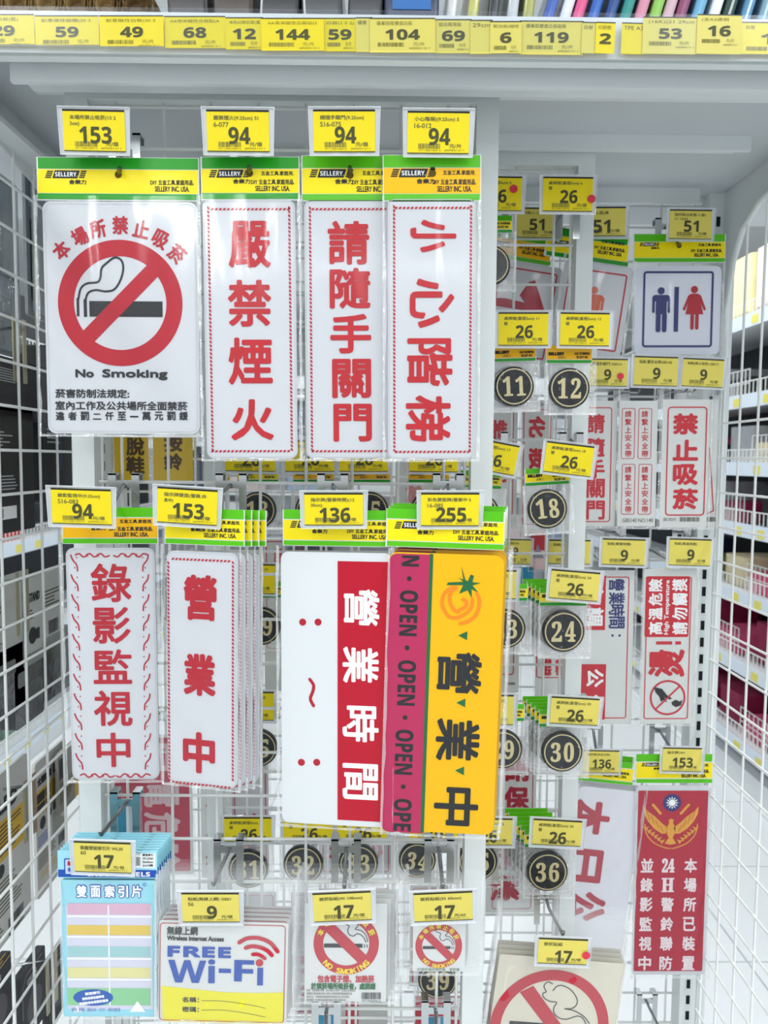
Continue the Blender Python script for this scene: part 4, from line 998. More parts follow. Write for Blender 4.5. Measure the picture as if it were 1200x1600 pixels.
# tags row
for (tl, tr, bl, dot, lab, l1) in (
    ((917, 560), (981, 561), (916, 603), (83, 42), 'yellow price tag 9 with red sticker above the close-door strip', '請隨手關門 GBS14'),
    ((992, 556), (1060, 558), (989, 602), None, 'yellow price tag 9 above the seat-belt strips', '貼紙-繫安全帶GBS140'),
    ((1068, 559), (1132, 562), (1063, 603), None, 'yellow price tag 9 above the no-smoking strip', '貼紙(禁止吸菸) GBS13'),
    ((858, 843), (923, 844), (856, 881), None, 'yellow price tag 9 half hidden by the middle post', '貼紙(公休)'),
    ((942, 841), (1009, 843), (939, 882), None, 'yellow price tag 9 above the opening-hours sticker', '貼紙(營業時間)'),
    ((1047, 841), (1112, 843), (1045, 883), None, 'yellow price tag 9 above the hot-surface sticker', '貼紙(高溫危險)'),
    ((780, 842), (830, 843), (778, 881), None, 'yellow price tag 9 seen between the magenta sign and number 18', '貼紙GBS144')):
    price_tag(tl, tr, bl, YR-0.02, '9', l1, '', lab, '元/張', True, dot)
price_tag((912, 1172), (968, 1173), (910, 1207), YR-0.02, '136', '指示牌(本日公休)', '', 'yellow price tag 136 above the day-off sign', '元/個', True)
price_tag((1036, 1168), (1097, 1169), (1031, 1205), YR-0.02, '153', '指示牌24H', '', 'yellow price tag 153 above the red alarm sign', '元/個', True)
def strip(label, tlx, tly, w_, h_, Y, draw, tilt=0.0, name='sticker_strip', film_m=BAG, bgm=CARDW, cat='sticker', r=0):
    fr = Frame((tlx, tly), (tlx+w_, tly), (tlx-tilt*h_, tly+h_), Y)
    t = thing(name, label, cat, fr.M)
    bd = slab(t, fr, tlx, tly, tlx+w_, tly+h_, r, -0.0005, 0, bgm, 'printed_sheet'); s = Sheet(fr, bd); draw(s); s.build()
    film(t, fr, tlx-3, tly-22, tlx+w_+4, tly+h_+3, 0.0016, film_m, 0.0008, 5, 9, int(tlx))
    if Y > 1.0:
        q = P(tlx+w_/2, tly-13, Y+0.002); b_ = Vector((q.x, YC-0.004, q.z+0.006)); hk = thing('display_hook', 'small rear hook carrying the '+' '.join(label.split()[:11]).rstrip(','), 'hook', Matrix.Translation(b_)); e_ = q-b_
        Geo().tube([(0, 0, 0), tuple(e_), tuple(e_+Vector((0, -0.008, 0.003)))], 0.0017, 6).obj('rod', DARKROD, hk, True)
        Geo().box((-0.012, -0.003, -0.012), (0.012, 0.0, 0.004)).obj('clip', CHROME, hk)
    return t
RS = mat('sticker red', 'cc2434', 0.4)
def d1(s):
    s.frame(900, 637, 955, 816, 1.6, 5, RS, 0.3, 'border')
    for c, y in zip('請隨手關門', (647, 684, 718, 748, 782)): s.box(c, 916, y, 945, y+30, RS, 0.4, bold=0.9)
strip('white strip with five red characters asking to close the door, right of the middle post', 893, 627, 70, 196, YR, d1)
def d2(s):
    for x in (971, 997):
        for y in (638, 725):
            s.frame(x, y, x+21, y+79, 1.0, 3, RS, 0.3, 'border')
            for i, c in enumerate('請繫上安全帶'): s.box(c, x+5.5, y+4+i*12.4, x+15.5, y+14+i*12.4, RS, 0.4, bold=0.15)
    s.box('GBS140 NO.140', 972, 810, 1020, 816, INK, 0.4)
strip('white sheet of four small red seat-belt stickers', 966, 627, 60, 196, YR-0.006, d2, 0.01)
def d3(s):
    s.frame(1041, 636, 1103, 806, 2.0, 6, RS, 0.3, 'border')
    for c, y in zip('禁止吸菸', (646, 687, 725, 763)): s.box(c, 1051, y, 1091, y+33, RS, 0.4, bold=1.6)
    s.box('GBS13 NO.4711', 1036, 809, 1056, 814, INK, 0.4); barcode(s, 1062, 808, 1093, 815, INK, 0.4)
strip('white strip with four bold red characters against smoking, front one', 1033, 625, 74, 200, YR-0.008, d3, 0.035)
strip('white no-smoking strip hanging crooked behind the front one', 1046, 625, 74, 198, YR+0.01, lambda s: (s.stroke([(1107, 700), (1116, 798), (1106, 803)], 1.8, RS, 0.3, 'border'), barcode(s, 1098, 808, 1118, 815, INK, 0.4)), -0.03)
def d4(s):
    s.frame(905, 900, 981, 1125, 1.6, 4, RS, 0.3, 'border')
    s.rect(900, 899, 946, 985, RS, 0.35, 'red_block'); s.rect(900, 1037, 946, 1125, RS, 0.35, 'red_block')
    for c, y in zip('有調公休', (912, 949, 1045, 1085)): s.box(c, 916, y, 943, y+29, WHITEP, 0.5, 90, 1.0)
    for c, y in zip('營業時間', (904, 925, 944, 963)): s.box(c, 951, y, 976, y+19, NAVY, 0.4, 90, 0.6)
    for x in (957, 968): s.disc(x, 993, 2, NAVY, 0.4, 'dot', 10)
strip('white opening-hours sticker with blue sideways characters and red blocks', 890, 890, 99, 244, YR+0.004, d4)
def d5(s):
    s.frame(1008, 900, 1078, 1126, 1.6, 4, RS, 0.3, 'border'); s.rect(1008, 900, 1077, 996, RS, 0.35, 'red_block', 3)
    for i, c in enumerate('高溫危險'): s.box(c, 1013, 904+(3-i)*22.5, 1035, 924+(3-i)*22.5, WHITEP, 0.5, -90, 0.7)
    for i, c in enumerate('請勿觸摸'): s.box(c, 1050, 904+(3-i)*22.5, 1074, 924+(3-i)*22.5, WHITEP, 0.5, -90, 0.7)
    s.box('High Temperature', 1038, 906, 1047, 992, WHITEP, 0.5, -90, 0.25)
    s.box('燙', 1013, 1014, 1070, 1058, RS, 0.5, -90, 1.8); s.rect(1025, 1002, 1050, 1007, RS, 0.5, 'lettering'); s.rect(1055, 1002, 1064, 1007, RS, 0.5, 'lettering')
    s.ring(1043, 1090, 25, 28, RS, 0.4, 'red_ring', 48); s.stroke([(1024, 1109), (1062, 1071)], 2.6, RS, 0.6, 'red_slash')
    s.poly([(1021, 1073), (1034, 1076), (1042, 1086), (1050, 1091), (1047, 1093), (1038, 1090), (1043, 1098), (1036, 1094), (1033, 1097), (1030, 1088), (1024, 1082)], BLACK, 0.5, 'hand')
    s.poly([(1049, 1097), (1055, 1093), (1062, 1096), (1066, 1093), (1064, 1102), (1056, 1105), (1050, 1101)], BLACK, 0.5, 'flame')
strip('white and red hot-surface warning sticker with a crossed hand', 1003, 888, 82, 246, YR-0.004, d5)
# day off sign
fr = Frame((893, 1186), (990, 1196), (888, 1540), YR-0.012)
t = thing('sign_package', 'tall frosted white day-off sign with thick red sideways characters', 'sign', fr.M)
header(t, fr, 870, 1186, 990, 1222, LGREEN, HYEL, 0.7, two=False, showlogo=False)
bd = slab(t, fr, 884, 1228, 984, 1556, 8, -0.003, 0, mat('frosted lilac board', 'e2e2ea', 0.3, coat=0.3), 'sign_board'); s = Sheet(fr, bd)
for c, x0, y0, x1, y1 in (('本', 886, 1249, 953, 1305), ('日', 884, 1325, 941, 1379), ('公', 884, 1392, 946, 1440)): s.box(c, x0, y0, x1, y1, SIGNRED, 0.4, 90, 2.6, nb=10)
s.build(); film(t, fr, 880, 1222, 990, 1562, 0.002, BAGM, 0.0009, 6, 10, 51)
dup(t, (0.004, 0.012, 0.004), 'tall frosted white day-off sign, second of its stack')
# alarm sign
fr = Frame((994, 1180), (1113, 1180), (985, 1528), YR-0.014)
t = thing('sign_package', 'tall red alarm sign with gold eagle badge and three columns of white characters', 'sign', fr.M)
header(t, fr, 993, 1178, 1114, 1224, LGREEN, HYEL, 0.72, two=True)
bd = slab(t, fr, 991, 1224, 1106, 1530, 5, -0.003, 0, BOARD, 'sign_board'); s = Sheet(fr, bd)
s.rect(993.5, 1231, 1102, 1524, SIGNRED, 0.3, 'red_field', 2)
GO = mat('gold print', 'e0a23c', 0.4)
s.disc(1050, 1254, 14, NAVY, 0.5, 'blue_badge', 30); s.disc(1050, 1254, 5.2, WHITEP, 0.6, 'white_sun', 20)
for i in range(12):
    a = i*math.pi/6; s.poly([(1050+6*math.cos(a-0.22), 1254+6*math.sin(a-0.22)), (1050+6*math.cos(a+0.22), 1254+6*math.sin(a+0.22)), (1050+10.5*math.cos(a), 1254+10.5*math.sin(a))], WHITEP, 0.6, 'white_sun')
ex, ey = 1048, 1285
s.poly([(ex-4, ey-4), (ex, ey-7), (ex+4, ey-5), (ex+3, ey), (ex+7, ey+8), (ex+6, ey+18), (ex+3, ey+24), (ex+9, ey+33), (ex+3, ey+35), (ex-3, ey+35), (ex-9, ey+33), (ex-3, ey+24), (ex-6, ey+18), (ex-7, ey+8), (ex-3, ey)], GO, 0.5, 'eagle')
for sg in (-1, 1):
    s.poly([(ex+sg*5, ey+8), (ex+sg*14, ey+1), (ex+sg*24, ey-9), (ex+sg*36, ey-18), (ex+sg*43, ey-26), (ex+sg*42, ey-14), (ex+sg*36, ey-2), (ex+sg*26, ey+10), (ex+sg*14, ey+18), (ex+sg*7, ey+18)], GO, 0.5, 'eagle')
    for j in range(4): s.stroke([(ex+sg*(12+j*7), ey+14-j*6), (ex+sg*(17+j*7), ey+4-j*8)], 0.8, SIGNRED, 0.6, 'feather_line', cap=False)
    s.stroke([(ex+sg*41, ey+2), (ex+sg*38, ey+18), (ex+sg*26, ey+32), (ex+sg*8, ey+40), (ex, ey+41)], 1.8, GO, 0.5, 'branch', smooth=4)
    for j in range(6):
        a = ex+sg*(39-j*5), ey+14+j*4; s.poly([a, (a[0]+sg*5, a[1]-9), (a[0]+sg*1, a[1]-6), (a[0]-sg*5, a[1]-8)], GO, 0.5, 'leaf')
    s.stroke([(ex+sg*16, ey-14), (ex+sg*28, ey-28)], 4, GO, 0.5, 'wheat')
for x, tx in ((1079, '本場所已裝置'), (1044, '24H警鈴聯防'), (1011, '並錄影監視中')):
    items = ['24']+list(tx[2:]) if tx.startswith('24') else list(tx)
    for i, c in enumerate(items):
        cc = SD(c) if c == '24' else ('\U0001D407' if c == 'H' else c)
        s.ch(cc, x-i*0.8, 1352+i*30.5, 20, 23, mat('pale pink print', 'ecdfe3', 0.4), 0.5, 0, 0.7)
s.build(); film(t, fr, 988, 1222, 1112, 1534, 0.002, BAG, 0.0007, 6, 10, 53)
# things seen through the front and middle panels
def yel(ch):
    def f(s):
        for c, x0, y0, x1, y1 in ch: s.box(c, x0, y0, x1, y1, mat('dark brown print', '4a3408', 0.5), 0.4, 0, 1.2)
    return f
YB2 = mat('deep yellow board', 'd9b40c', 0.35, coat=0.3, noise=0.05)
strip('yellow sign asking to take shoes off seen below the large no-smoking sign', 178, 640, 54, 113, YR+0.03, yel([('脫', 197, 683, 226, 712), ('鞋', 197, 713, 226, 741)]), name='yellow_sign', bgm=YB2, cat='sign', r=4)
strip('yellow ring-the-bell sign seen below the large no-smoking sign', 239, 640, 62, 112, YR+0.025, yel([('按', 256, 680, 285, 706), ('鈴', 256, 708, 285, 735)]), name='yellow_sign', bgm=YB2, cat='sign', r=4)
strip('yellow blank-looking sign edge left of the middle panel post', 319, 690, 40, 62, YR+0.03, lambda s: None, name='yellow_sign', bgm=YB2, cat='sign', r=4)
def dr(s):
    s.rect(180, 1150, 296, 1365, mat('dusky red print', 'b83a50', 0.4), 0.3, 'red_field', 3)
    for c, x0, y0, x1, y1 in (('高', 205, 1150, 285, 1215), ('電', 225, 1222, 280, 1262), ('危', 225, 1268, 282, 1312), ('險', 225, 1318, 282, 1360)): s.box(c, x0, y0, x1, y1, mat('washed pink print', 'd3b6bb', 0.5), 0.5, 90, 1.6)
strip('dusky red danger sign with pale sideways characters behind the bottom left of the front panel', 175, 1145, 126, 225, YR+0.03, dr, name='danger_sign', cat='sign')
def dg(s):
    for c, y in zip('請保持', (1250, 1290, 1330)): s.box(c, 322, y, 352, y+33, SIGNRED, 0.4, 0, 1.2)
strip('white sign with red characters seen beside table number 31', 314, 1200, 45, 175, YR+0.02, dg, name='danger_sign', cat='sign')
def dk(s):
    s.frame(770, 1156, 832, 1426, 1.2, 5, SIGNRED, 0.3, 'border')
    for c, x0, y0, x1, y1 in (('請', 788, 1166, 829, 1222), ('保', 786, 1228, 827, 1268), ('持', 782, 1280, 822, 1318), ('清', 778, 1322, 812, 1360), ('潔', 766, 1366, 812, 1408)): s.box(c, x0, y0, x1, y1, SIGNRED, 0.4, 0, 1.8)
strip('white keep-clean sign with five large red characters seen between the posts', 760, 1150, 77, 282, YR, dk, name='notice_sign', cat='sign')
def dm(ch, x, y, w_=22):
    def f(s):
        s.frame(x-9, y-12, x+w_+9, y+150, 1.2, 4, RS, 0.3, 'border')
        for i, c in enumerate(ch): s.box(c, x, y+i*34, x+w_, y+30+i*34, RS, 0.4, 0, 1.3)
    return f
strip('white strip with red characters behind the bagged number 11', 760, 640, 48, 186, YR+0.01, dm('推門請', 768, 656, 25))
strip('white strip with sideways red characters between numbers 11 and 12', 814, 635, 50, 192, YR+0.005, lambda s: (s.frame(817, 640, 860, 820, 1.4, 4, RS, 0.3, 'border'), s.box('化', 826, 650, 852, 684, RS, 0.4, 90, 1.6), s.box('妝', 826, 700, 852, 734, RS, 0.4, 90, 1.6)))
strip('white strip with a red line left of number 24', 765, 885, 46, 236, YR, lambda s: (s.frame(750, 890, 804, 1056, 1.6, 5, RS, 0.3, 'border'), s.rect(788, 1020, 792, 1046, RS, 0.3), barcode(s, 789, 1066, 805, 1070, INK, 0.4)))
strip('white card with small red characters below number 24', 836, 980, 54, 140, YR+0.004, lambda s: (s.box('嚴禁', 848, 1028, 862, 1056, RS, 0.4, 0, 0.6), s.box('吸菸', 868, 1028, 882, 1056, RS, 0.4, 0, 0.6), s.frame(838, 985, 886, 1060, 1.4, 5, RS, 0.3, 'border')))
strip('white strip with a red corner line seen beside number 25', 413, 842, 30, 240, YR, lambda s: (s.frame(416, 845, 470, 1015, 1.6, 4, RS, 0.3, 'border'), s.box('請', 428, 856, 446, 880, RS, 0.4, 0, 0.8)))
for x0, y0, h_, lab in ((618, 640, 150, 'upper'), (618, 1180, 200, 'lower')):
    strip('%s white sign with dense red characters behind the front panel' % lab, x0, y0, 62, h_, YR+0.02, lambda s, x0=x0, y0=y0, h_=h_: [s.box(c, x0+16, y0+h_-40*(i+1), x0+46, y0+h_-40*(i+1)+36, RS, 0.4, 0, 1.8) for i, c in enumerate('菸吸止')], name='notice_sign', cat='sign')
strip('rose red notice low behind the front panel', 648, 1555, 100, 60, YR+0.02, lambda s: s.box('不', 690, 1558, 738, 1592, WHITEP, 0.4, 0, 1.6), name='notice_sign', cat='sign', bgm=SIGNRED)
strip('grey and rose sheet low behind the e-cigarette sheet', 515, 1540, 90, 70, YR+0.02, lambda s: s.rect(540, 1545, 560, 1610, SIGNRED, 0.3), name='notice_sign', cat='sign', bgm=PAPERG)
FG = mat('grey white sheet', 'c4c5c8', 0.5, noise=0.05)
for x0, y0, w_, h_, tone, lab, cs in ((362, 1180, 58, 190, FG, 'grey-white sheet with red corner marks beside table number thirty-one', '公'), (455, 1390, 60, 200, FG, 'pale grey notice low behind the two tags 17', '勿'),
        (545, 1385, 62, 160, SIGNRED, 'rose notice with pale characters low behind the e-cigarette sheet', '止'), (640, 1380, 60, 165, FG, 'grey-white notice with rose print behind the small no-smoking sticker', '煙'), (362, 1390, 70, 200, FG, 'grey sheet hidden mostly by the wireless internet sleeves', '電'), (500, 1180, 60, 190, FG, 'pale notice behind table number thirty-two and thirty-three', '火'), (562, 1190, 50, 180, FG, 'pale notice with rose edge beside the dense red notice', '心'), (700, 1180, 56, 200, FG, 'pale notice close behind the white front post', '手')):
    strip(lab, x0, y0, w_, h_, YR+0.028, lambda s, x0=x0, y0=y0, w_=w_, h_=h_, cs=cs, tone=tone: (s.frame(x0+4, y0+4, x0+w_-4, y0+h_-4, 1.6, 5, SIGNRED if tone is not SIGNRED else WHITEP, 0.3, 'border'), s.box(cs, x0+14, y0+h_-60, x0+w_-14, y0+h_-28, SIGNRED if tone is not SIGNRED else WHITEP, 0.4, 0, 1.5), s.box('禁', x0+14, y0+h_-100, x0+w_-14, y0+h_-68, SIGNRED if tone is not SIGNRED else WHITEP, 0.4, 0, 1.5)), name='notice_sign', cat='sign', bgm=tone)
# pastel card behind number 18 and a blue goods card
strip('pink and grey picture card below number 18', 828, 830, 24, 60, YR+0.03, lambda s: (s.rect(829, 832, 851, 860, SOFTRED, 0.3), s.poly([(832, 872), (840, 850), (850, 872)], mat('grey violet print', '8a8496', 0.5), 0.4)), bgm=mat('pale pink card', 'e3c3c4', 0.5))
strip('teal card left of number 24', 813, 886, 20, 60, YR+0.03, lambda s: s.rect(815, 905, 832, 930, DGREY, 0.3), bgm=TEAL)
# blue tube goods hanging at the lower left and bottom of the front panel
def blue_goods(label, x, y, h_):
    strip(label, x, y, 36, h_, YA+0.02, lambda s: (s.rect(x+14, y, x+24, y+h_, mat('pale seam', 'd4dde2', 0.3), 0.3, 'seam'),), name='blue_pack', bgm=TEAL, film_m=BAG, cat='pack')
blue_goods('narrow blue pack hanging behind the index label hook', 183, 1247, 56)
blue_goods('narrow blue pack at the bottom edge below the e-cigarette sheet', 493, 1585, 60)
blue_goods('narrow blue pack at the bottom edge below the small no-smoking sticker', 664, 1588, 60)
for bx, by, lab in ((510, 1576, 'left'), (681, 1576, 'right')):
    hook('chrome hook in the lowest row of the front panel, %s one' % lab, bx, by, YA, bx-1, by+60, 0.73)
# rear hooks
for bx, by, tx, ty, lab in ((1040, 355, 1061, 384, 'restroom sign'), (1030, 1140, 1052, 1175, 'red alarm sign'), (925, 1135, 932, 1176, 'day-off sign'), (1010, 1562, 1030, 1606, 'lowest rear row'), (960, 830, 975, 842, 'opening-hours sticker'), (1066, 830, 1078, 842, 'hot-surface sticker')):
    hook('dark hook of the rear panel at the '+lab, bx, by, YC, tx, ty, YR-0.01)

# ------------------------------------------------------------------ top shelf: price strip and goods
st = thing('price_strip', 'clear long price strip along the front edge of the shelf', 'price strip', Matrix.Translation((-0.6, 0.69, zat(80, 0.685))))
z0 = zat(82, 0.686)-st.location.z; z1 = zat(20, 0.686)-st.location.z
Geo().box((0, -0.0075, z0), (1.35, -0.0070, z1)).obj('clear_cover', HOLD, st); Geo().box((0, -0.001, z0-0.002), (1.35, 0.0, z1)).obj('backing', GREY_METAL, st)
LB = [(-45, 53, '29', 22, 69, 0), (54, 154, '59', 24, 70, 0), (155, 255, '49', 24, 72, 0), (256, 352, '68', 25, 75, 0), (352, 411, '12', 27, 77, 0), (408, 506, '144', 28, 79, 0), (505, 557, '59', 28, 80, 0), (556, 582, '', 27, 81, 1), (578, 680, '104', 28, 82, 1), (680, 737, '69', 30, 83, 1), (735, 770, '', 31, 84, 1), (766, 815, '6', 33, 83, 1), (812, 912, '119', 32, 85, 1), (910, 940, '', 34, 83, 1), (932, 962, '2', 34, 83, 0), (972, 1008, '', 35, 84, 0), (1005, 1092, '53', 26, 84, 1), (1090, 1160, '16', 22, 84, 1), (1158, 1240, '1', 34, 84, 0)]
nth = ('first', 'second', 'third', 'fourth', 'fifth', 'sixth', 'seventh', 'eighth', 'ninth', 'tenth', 'eleventh', 'twelfth', 'thirteenth', 'fourteenth', 'fifteenth', 'sixteenth', 'seventeenth', 'eighteenth', 'nineteenth')
names1 = ['A4磁性白板(藍)', '創意磁性磁鐵(20 3', '創意磁性白板(30 3', 'AA奈米磁性白板貼(A', '本色A3軟白板(直', 'AA奈米磁性白板貼(3', '白板(1.5 2)', '優惠', '優業鋁框雙面白板', '鋁白兩用板', '29cm', '軟白板(磁性', '優業鋁雙面白板磁板', '白板', '切割墊', 'TPE A3', '(16K)(21 29cm', '(全A3透明', '白板']
for i, (x0, x1, pr, y0, y1, pale) in enumerate(LB):
    fr = Frame((x0, y0), (x1, y0+(0 if x1 < 900 else 1)), (x0, y1), 0.6845-0.0009*(i % 3)); u = fr.w/(x1-x0)
    t = thing('shelf_price_label', 'yellow shelf label %s, %s from the left in the strip' % (('reading '+pr) if pr else 'partly covered', nth[i]), 'price label', fr.M, 'yellow labels in the shelf strip')
    pp = Geo().poly_slab([(0, -fr.h), (fr.w, -fr.h), (fr.w, 0), (0, 0)], -0.0002, 0).obj('paper', TAGP if pale else TAGY, t)
    s = Sheet(fr, pp, u); W_ = x1-x0; Hh = fr.h/u
    s.rect(0, 0, W_, 1.6, DBLACK, 0.15, 'dark_edge')
    if names1[i]: s.box(names1[i], W_*0.1, 5, min(W_*0.92, W_*0.1+7*len(names1[i])), 11, INK2, 0.2)
    if pr:
        n = len(pr); s.box(B(pr), max(1, W_*0.5-9*n), 17, min(W_*0.5+9*n, W_-1), 33, INK, 0.2, bold=0.4)
    if W_ > 45: barcode(s, W_*0.12, 37, W_*0.52, 43, INK2, 0.2); s.box('元/片', W_*0.66, 36, W_*0.84, 42, INK2, 0.2); s.box('#00001311', W_*0.6, 44, W_*0.92, 47, INK2, 0.2)
    s.build()
# goods lying on the shelf top
SZ = zt+0.006
PLC = [('beige rolled mat', 'b39a6c'), ('tan rolled mat', 'a98f63'), ('beige long roll', 'b8a274'), ('tan long roll', 'a58c60'), ('beige thick roll', 'b59c6e'), ('brown roll', '8f7650')]
for i, (nm, hx) in enumerate(PLC):
    a = P(-20+i*46, 40, 0.72); a.z = SZ+0.021
    t = thing('rolled_mat', '%s lying on the shelf, %s roll from the left' % (nm, nth[i]), 'roll', Matrix.Translation(a), 'beige rolls on the shelf')
    m = mat('roll '+hx, hx, 0.55, noise=0.12, nscale=40, coat=0.3)
    n = 16; vs = []; fs = []
    sp = []
    for k in range(52):
        an = k*2*math.pi/20; rad = 0.006+0.014*k/51; sp.append((rad*math.cos(an), rad*math.sin(an)))
    for y in (0.0, 0.4):
        for x, z in sp: vs.append((x, y, z))
    for k in range(51): fs.append((k, k+1, 53+k, 52+k))
    mobj('rolled_sheet', vs, fs, m, t, True)
    Geo().tube([(0, 0.012, 0), (0, 0.40, 0)], 0.0195, 20).obj('roll_core', m, t, True)
DG = [('black glossy package', '2e2b2c', 262, 330), ('dark brown package', '3a302a', 332, 400), ('black soft package', '232326', 402, 470), ('dark grey package', '3c4044', 472, 540), ('dark package with blue label', '26324f', 600, 690), ('charcoal package', '34363a', 542, 600)]
def standing(name, label, x0, x1, hx, hgt, lean, cat, group=None, coat=0.5, y=0.715, band=None):
    a = P(x0, 30, y); b = P(x1, 30, y); w_ = b.x-a.x
    M = Matrix.Translation((a.x, y, SZ+0.001)) @ Matrix.Rotation(lean, 4, 'Y')
    t = thing(name, label, cat, M, group)
    g = Geo().poly_slab(rr(0, 0, w_, 0.18, min(w_, 0.01)*0.4, 3), 0, hgt); g.obj('body', mat('top '+hx, hx, 0.35, coat=coat, noise=0.1, nscale=30), t)
    if band: Geo().box((w_*0.15, -0.0008, hgt*0.15), (w_*0.85, 0, hgt*0.7)).obj('label', mat('band '+band, band, 0.4), t)
for i, (nm, hx, x0, x1) in enumerate(DG): standing('soft_package', nm+' on the shelf behind the price strip', x0, x1-4, hx, 0.10, 0.05*((i % 3)-1), 'package', band='3c6fb0' if 'blue' in nm else None)
FD = [('clear white', 'c9ccce', 694), ('yellow green', 'b9b86a', 728), ('black', '30343a', 760), ('clear', 'b9c0c4', 790), ('olive', 'a2a35c', 815), ('blue', '3f5fae', 842), ('white', 'd9dde6', 868), ('pink', 'd8558a', 888), ('royal blue', '2e62b4', 912), ('deep blue', '274a86', 938), ('teal', '2c8c86', 962), ('rose', 'cf8aa0', 985), ('lime', '8bbf5a', 1008), ('light pink', 'c9a9b4', 1028), ('plum', '8a4a6c', 1048), ('sky blue', '6aa6c8', 1074), ('white spine', 'e3e6e8', 1100), ('dark green', '2f4a44', 1122), ('steel blue', '5b8bb0', 1150), ('grey blue', '7fa3b4', 1178)]
for i, (nm, hx, x) in enumerate(FD):
    standing('plastic_folder', '%s folder standing on the shelf at the upper right' % nm, x, x+17, hx, 0.11, 0.28 if x > 830 else 0.1, 'folder', 'folders standing on the shelf', y=0.72)

# ------------------------------------------------------------------ goods hung on the outside of the left panel
XC = XL-0.035
def side_card(name, label, tlx, tly, wm, hm, draw, m, cat='package', X=XC, th=0.004, k=1.0):
    """card parallel to the left panel, measured by its near top corner"""
    p = PX(tlx, tly, X)
    M = Matrix(((0, 0, 1, p.x), (1, 0, 0, p.y), (0, 1, 0, p.z), (0, 0, 0, 1)))
    t = thing(name, label, cat, M)
    bdy = Geo().poly_slab(rr(0, -hm, wm, 0, 0.004, 2), -th, 0).obj('card', m, t)
    class F: pass
    s = Sheet(None, bdy, 0.001*k); draw(s); s.build()   # units are millimetres
    return t
GOLD = mat('ochre print', 'c9a434', 0.45)
LTXT = mat('light ink', 'b4b6ba', 0.5)
def lines(s, x0, y0, x1, n, dy, m, seed=1):
    r = random.Random(seed)
    for i in range(n): s.rect(x0, y0+i*dy, x0+(x1-x0)*r.uniform(0.6, 1), y0+i*dy+dy*0.38, m, 0.2, 'text_lines')
side_card('boxed_gadget', 'black box with fine grey print behind the left wire panel, upper one', -120, 522, 0.30, 0.075, lambda s: (lines(s, 140, 14, 200, 6, 3, LTXT),), DGREY, th=0.05)
side_card('boxed_gadget', 'black box hung behind the left wire panel near the white post, upper right one', 80, 538, 0.14, 0.10, lambda s: (lines(s, 8, 82, 50, 3, 4, LTXT, 3),), DGREY, th=0.05)
side_card('boxed_gadget', 'black box with barcode label behind the left wire panel, lower one', -120, 618, 0.235, 0.155, lambda s: (s.rect(125, 122, 185, 138, WHITEP, 0.2, 'barcode_label'), barcode(s, 128, 124, 152, 136, BLACK, 0.4), lines(s, 120, 84, 190, 5, 4, LTXT, 5), lines(s, 110, 30, 180, 5, 4, LTXT, 8)), DGREY, th=0.05)
side_card('boxed_gadget', 'dark navy box near the post behind the left wire panel', 62, 634, 0.16, 0.135, lambda s: (lines(s, 20, 30, 70, 4, 6, LTXT, 9), s.rect(60, 10, 68, 90, mat('navy edge', '2a3c5c', 0.4), 0.25)), DGREY, th=0.04, X=XC-0.01)
CLR = plastic('blister shell', 20, 0.5, 0.18, tint='dfe6ea', gain=1.6)
for i, (x, y, wm, hm, lab) in enumerate(((-50, 235, 0.10, 0.13, 'near'), (38, 250, 0.07, 0.20, 'far'), (-60, 395, 0.12, 0.10, 'lower'))):
    t = side_card('blister_pack', 'clear blister pack with a dark gadget behind the upper left panel, %s one' % lab, x, y, wm, hm, lambda s, wm=wm, hm=hm: (s.rect(wm*150, hm*350, wm*750, hm*900, BLACK, 0.2, 'gadget', 6), s.rect(wm*100, hm*60, wm*900, hm*280, mat('pale blue insert', 'b9c7d4', 0.4), 0.2, 'insert'), lines(s, wm*120, hm*100, wm*850, 6, 4, INK, 4)), mat('silver grey backing', '9ea3a6', 0.35, noise=0.2, nscale=30, coat=0.5), X=XC-0.01)
    Geo().poly_slab(rr(0.002, -hm+0.004, wm-0.002, -0.004, 0.006, 3), 0.006, 0.008).obj('clear_shell', CLR, t)
def gc(s):
    lines(s, 45, 20, 95, 6, 4, INK, 2); barcode(s, 60, 55, 85, 70, BLACK, 0.3); s.disc(22, 62, 9, BLACK, 0.3, 'gadget_print'); s.rect(30, 56, 38, 68, BLACK, 0.3, 'gadget_print'); s.box('STAND', 14, 16, 40, 26, BLACK, 0.3, bold=0.6); lines(s, 5, 34, 30, 3, 4, INK, 3)
side_card('hanging_card', 'grey hanging card with barcode and gadget picture behind the left panel', 33, 908, 0.125, 0.115, gc, PAPERG, k=1.25)
side_card('hanging_card', 'grey hanging card with lines of print at the left edge, middle height', -70, 925, 0.16, 0.125, lambda s: (lines(s, 60, 35, 95, 3, 6, INK, 2), lines(s, 60, 60, 100, 7, 4, INK, 6)), PAPERG)
for i, (x, y, wm, hm, lab) in enumerate(((-60, 1050, 0.15, 0.085, 'near'), (66, 1000, 0.10, 0.09, 'far'), (22, 1035, 0.08, 0.09, 'middle'))):
    t = side_card('gadget_pouch', 'glossy black pouch hanging behind the left panel, %s one' % lab, x, y, wm, hm, lambda s, wm=wm, hm=hm: (s.rect(wm*100, hm*200, wm*800, hm*420, mat('dark olive sheen', '3c3f36', 0.2, coat=0.6), 0.2, 'sheen', 4),), mat('glossy black film', '1b1c20', 0.15, coat=0.8, bump=0.5, nscale=60), th=0.02)
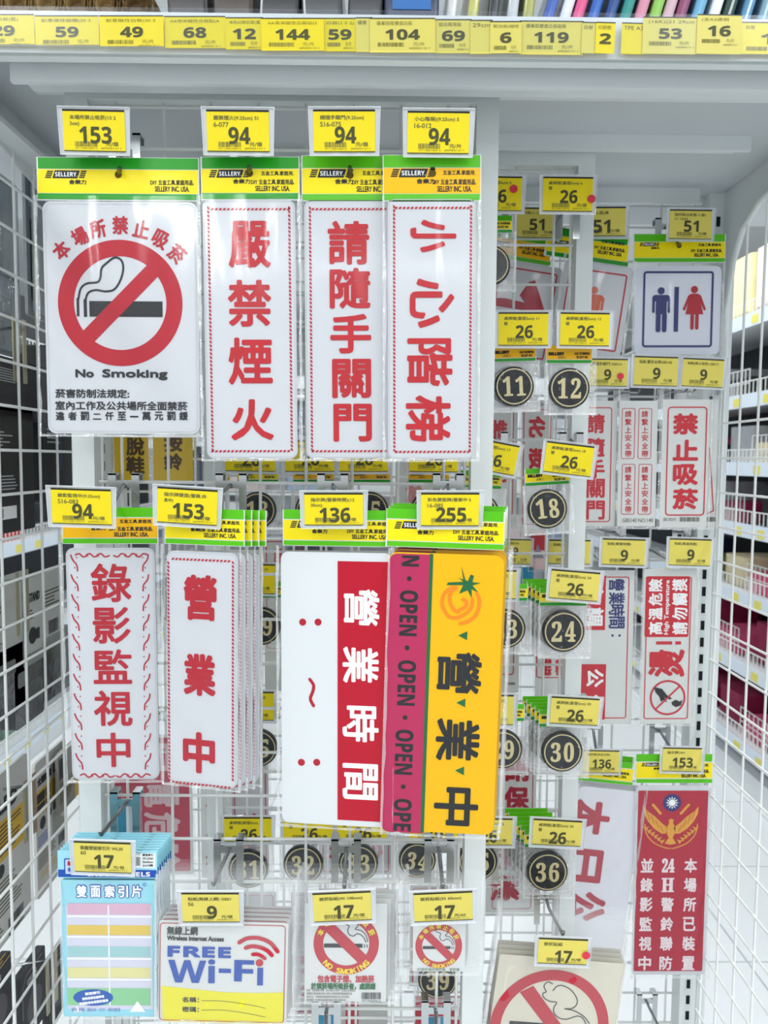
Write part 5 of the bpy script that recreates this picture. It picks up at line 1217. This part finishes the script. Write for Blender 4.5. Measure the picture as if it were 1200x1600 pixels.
def yc(s):
    s.rect(0, 42, 100, 78, GOLD, 0.15, 'ochre_band'); s.rect(4, 46, 28, 60, BLACK, 0.3, 'picture'); s.rect(30, 46, 46, 60, BLACK, 0.3, 'picture'); s.rect(4, 62, 28, 74, BLACK, 0.3, 'picture'); s.rect(30, 62, 46, 74, BLACK, 0.3, 'picture')
    lines(s, 52, 46, 96, 8, 3.6, BLACK, 2); s.box('太陽眼鏡', 6, 24, 50, 36, BLACK, 0.3, bold=0.8); s.box('LED', 56, 22, 90, 36, BLACK, 0.3, bold=1)
    s.disc(20, 92, 9, BLACK, 0.3, 'picture'); s.disc(42, 88, 6, BLACK, 0.3, 'picture'); s.disc(58, 86, 6, BLACK, 0.3, 'picture'); lines(s, 50, 96, 96, 9, 3.6, INK, 4); lines(s, 4, 108, 46, 4, 4, BLUEP, 3); lines(s, 4, 128, 60, 8, 3.6, INK, 5)
    barcode(s, 68, 136, 96, 152, BLACK, 0.3); lines(s, 10, 162, 80, 3, 3.6, GOLD, 7)
side_card('hanging_card', 'tall grey card with ochre band and black pictures at the lower left edge', -62, 1262, 0.155, 0.215, yc, PAPERG, k=1.4)
side_card('hanging_card', 'tall grey card with ochre band and barcode nearer the post at the lower left', 54, 1195, 0.10, 0.195, yc, PAPERG, X=XC-0.012)
side_card('hanging_card', 'dark card with ochre edge beside the post at the lower left', 90, 1180, 0.07, 0.09, lambda s: (s.rect(4, 10, 30, 40, BLACK, 0.3, 'picture'), s.rect(55, 0, 70, 90, GOLD, 0.2, 'ochre_band'), lines(s, 4, 46, 50, 8, 4, INK, 2)), mat('grey brown card', '85817a', 0.5))
for i, (x, y, lab) in enumerate(((-30, 1545, 'near'), (32, 1530, 'middle'), (75, 1510, 'far'))):
    side_card('boxed_gadget', 'charcoal box with slanted corner print at the bottom left, %s one' % lab, x, y, 0.07, 0.10, lambda s: (s.box('GREEN', 16, 14, 44, 22, LTXT, 0.3, bold=0.4), s.stroke([(4, 60), (4, 20), (14, 6), (60, 6)], 0.8, LTXT, 0.3, 'outline', cap=False), s.disc(36, 60, 22, mat('picture grey violet', '4a454c', 0.4), 0.2, 'picture')), DGREY, th=0.01)
# hooks of the left panel, with their green tags
for i, (x, y, lab) in enumerate(((34, 505, 'upper'), (38, 900, 'middle'), (50, 1222, 'lower'), (84, 1495, 'lowest'))):
    p = PX(x, y, XL); t = thing('panel_hook', 'steel hook clipped on the left wire panel, %s one' % lab, 'hook', Matrix.Translation(p))
    for dy in (-0.012, 0.012): Geo().box((-0.004, dy-0.004, -0.07), (-0.0025, dy+0.004, 0.006)).obj('clip', mat('brass grey clip', 'a09c84', 0.3, 0.7), t)
    Geo().tube([(-0.004, 0, -0.004), (-0.05, 0, -0.012), (-0.16, 0, -0.004)], 0.002, 8).obj('rod', CHROME, t, True)
    Geo().box((-0.162, -0.02, -0.028), (-0.160, 0.03, 0.004)).obj('tag_plate', mat('pale green tag plate', '8fb3a6', 0.3, coat=0.3), t)
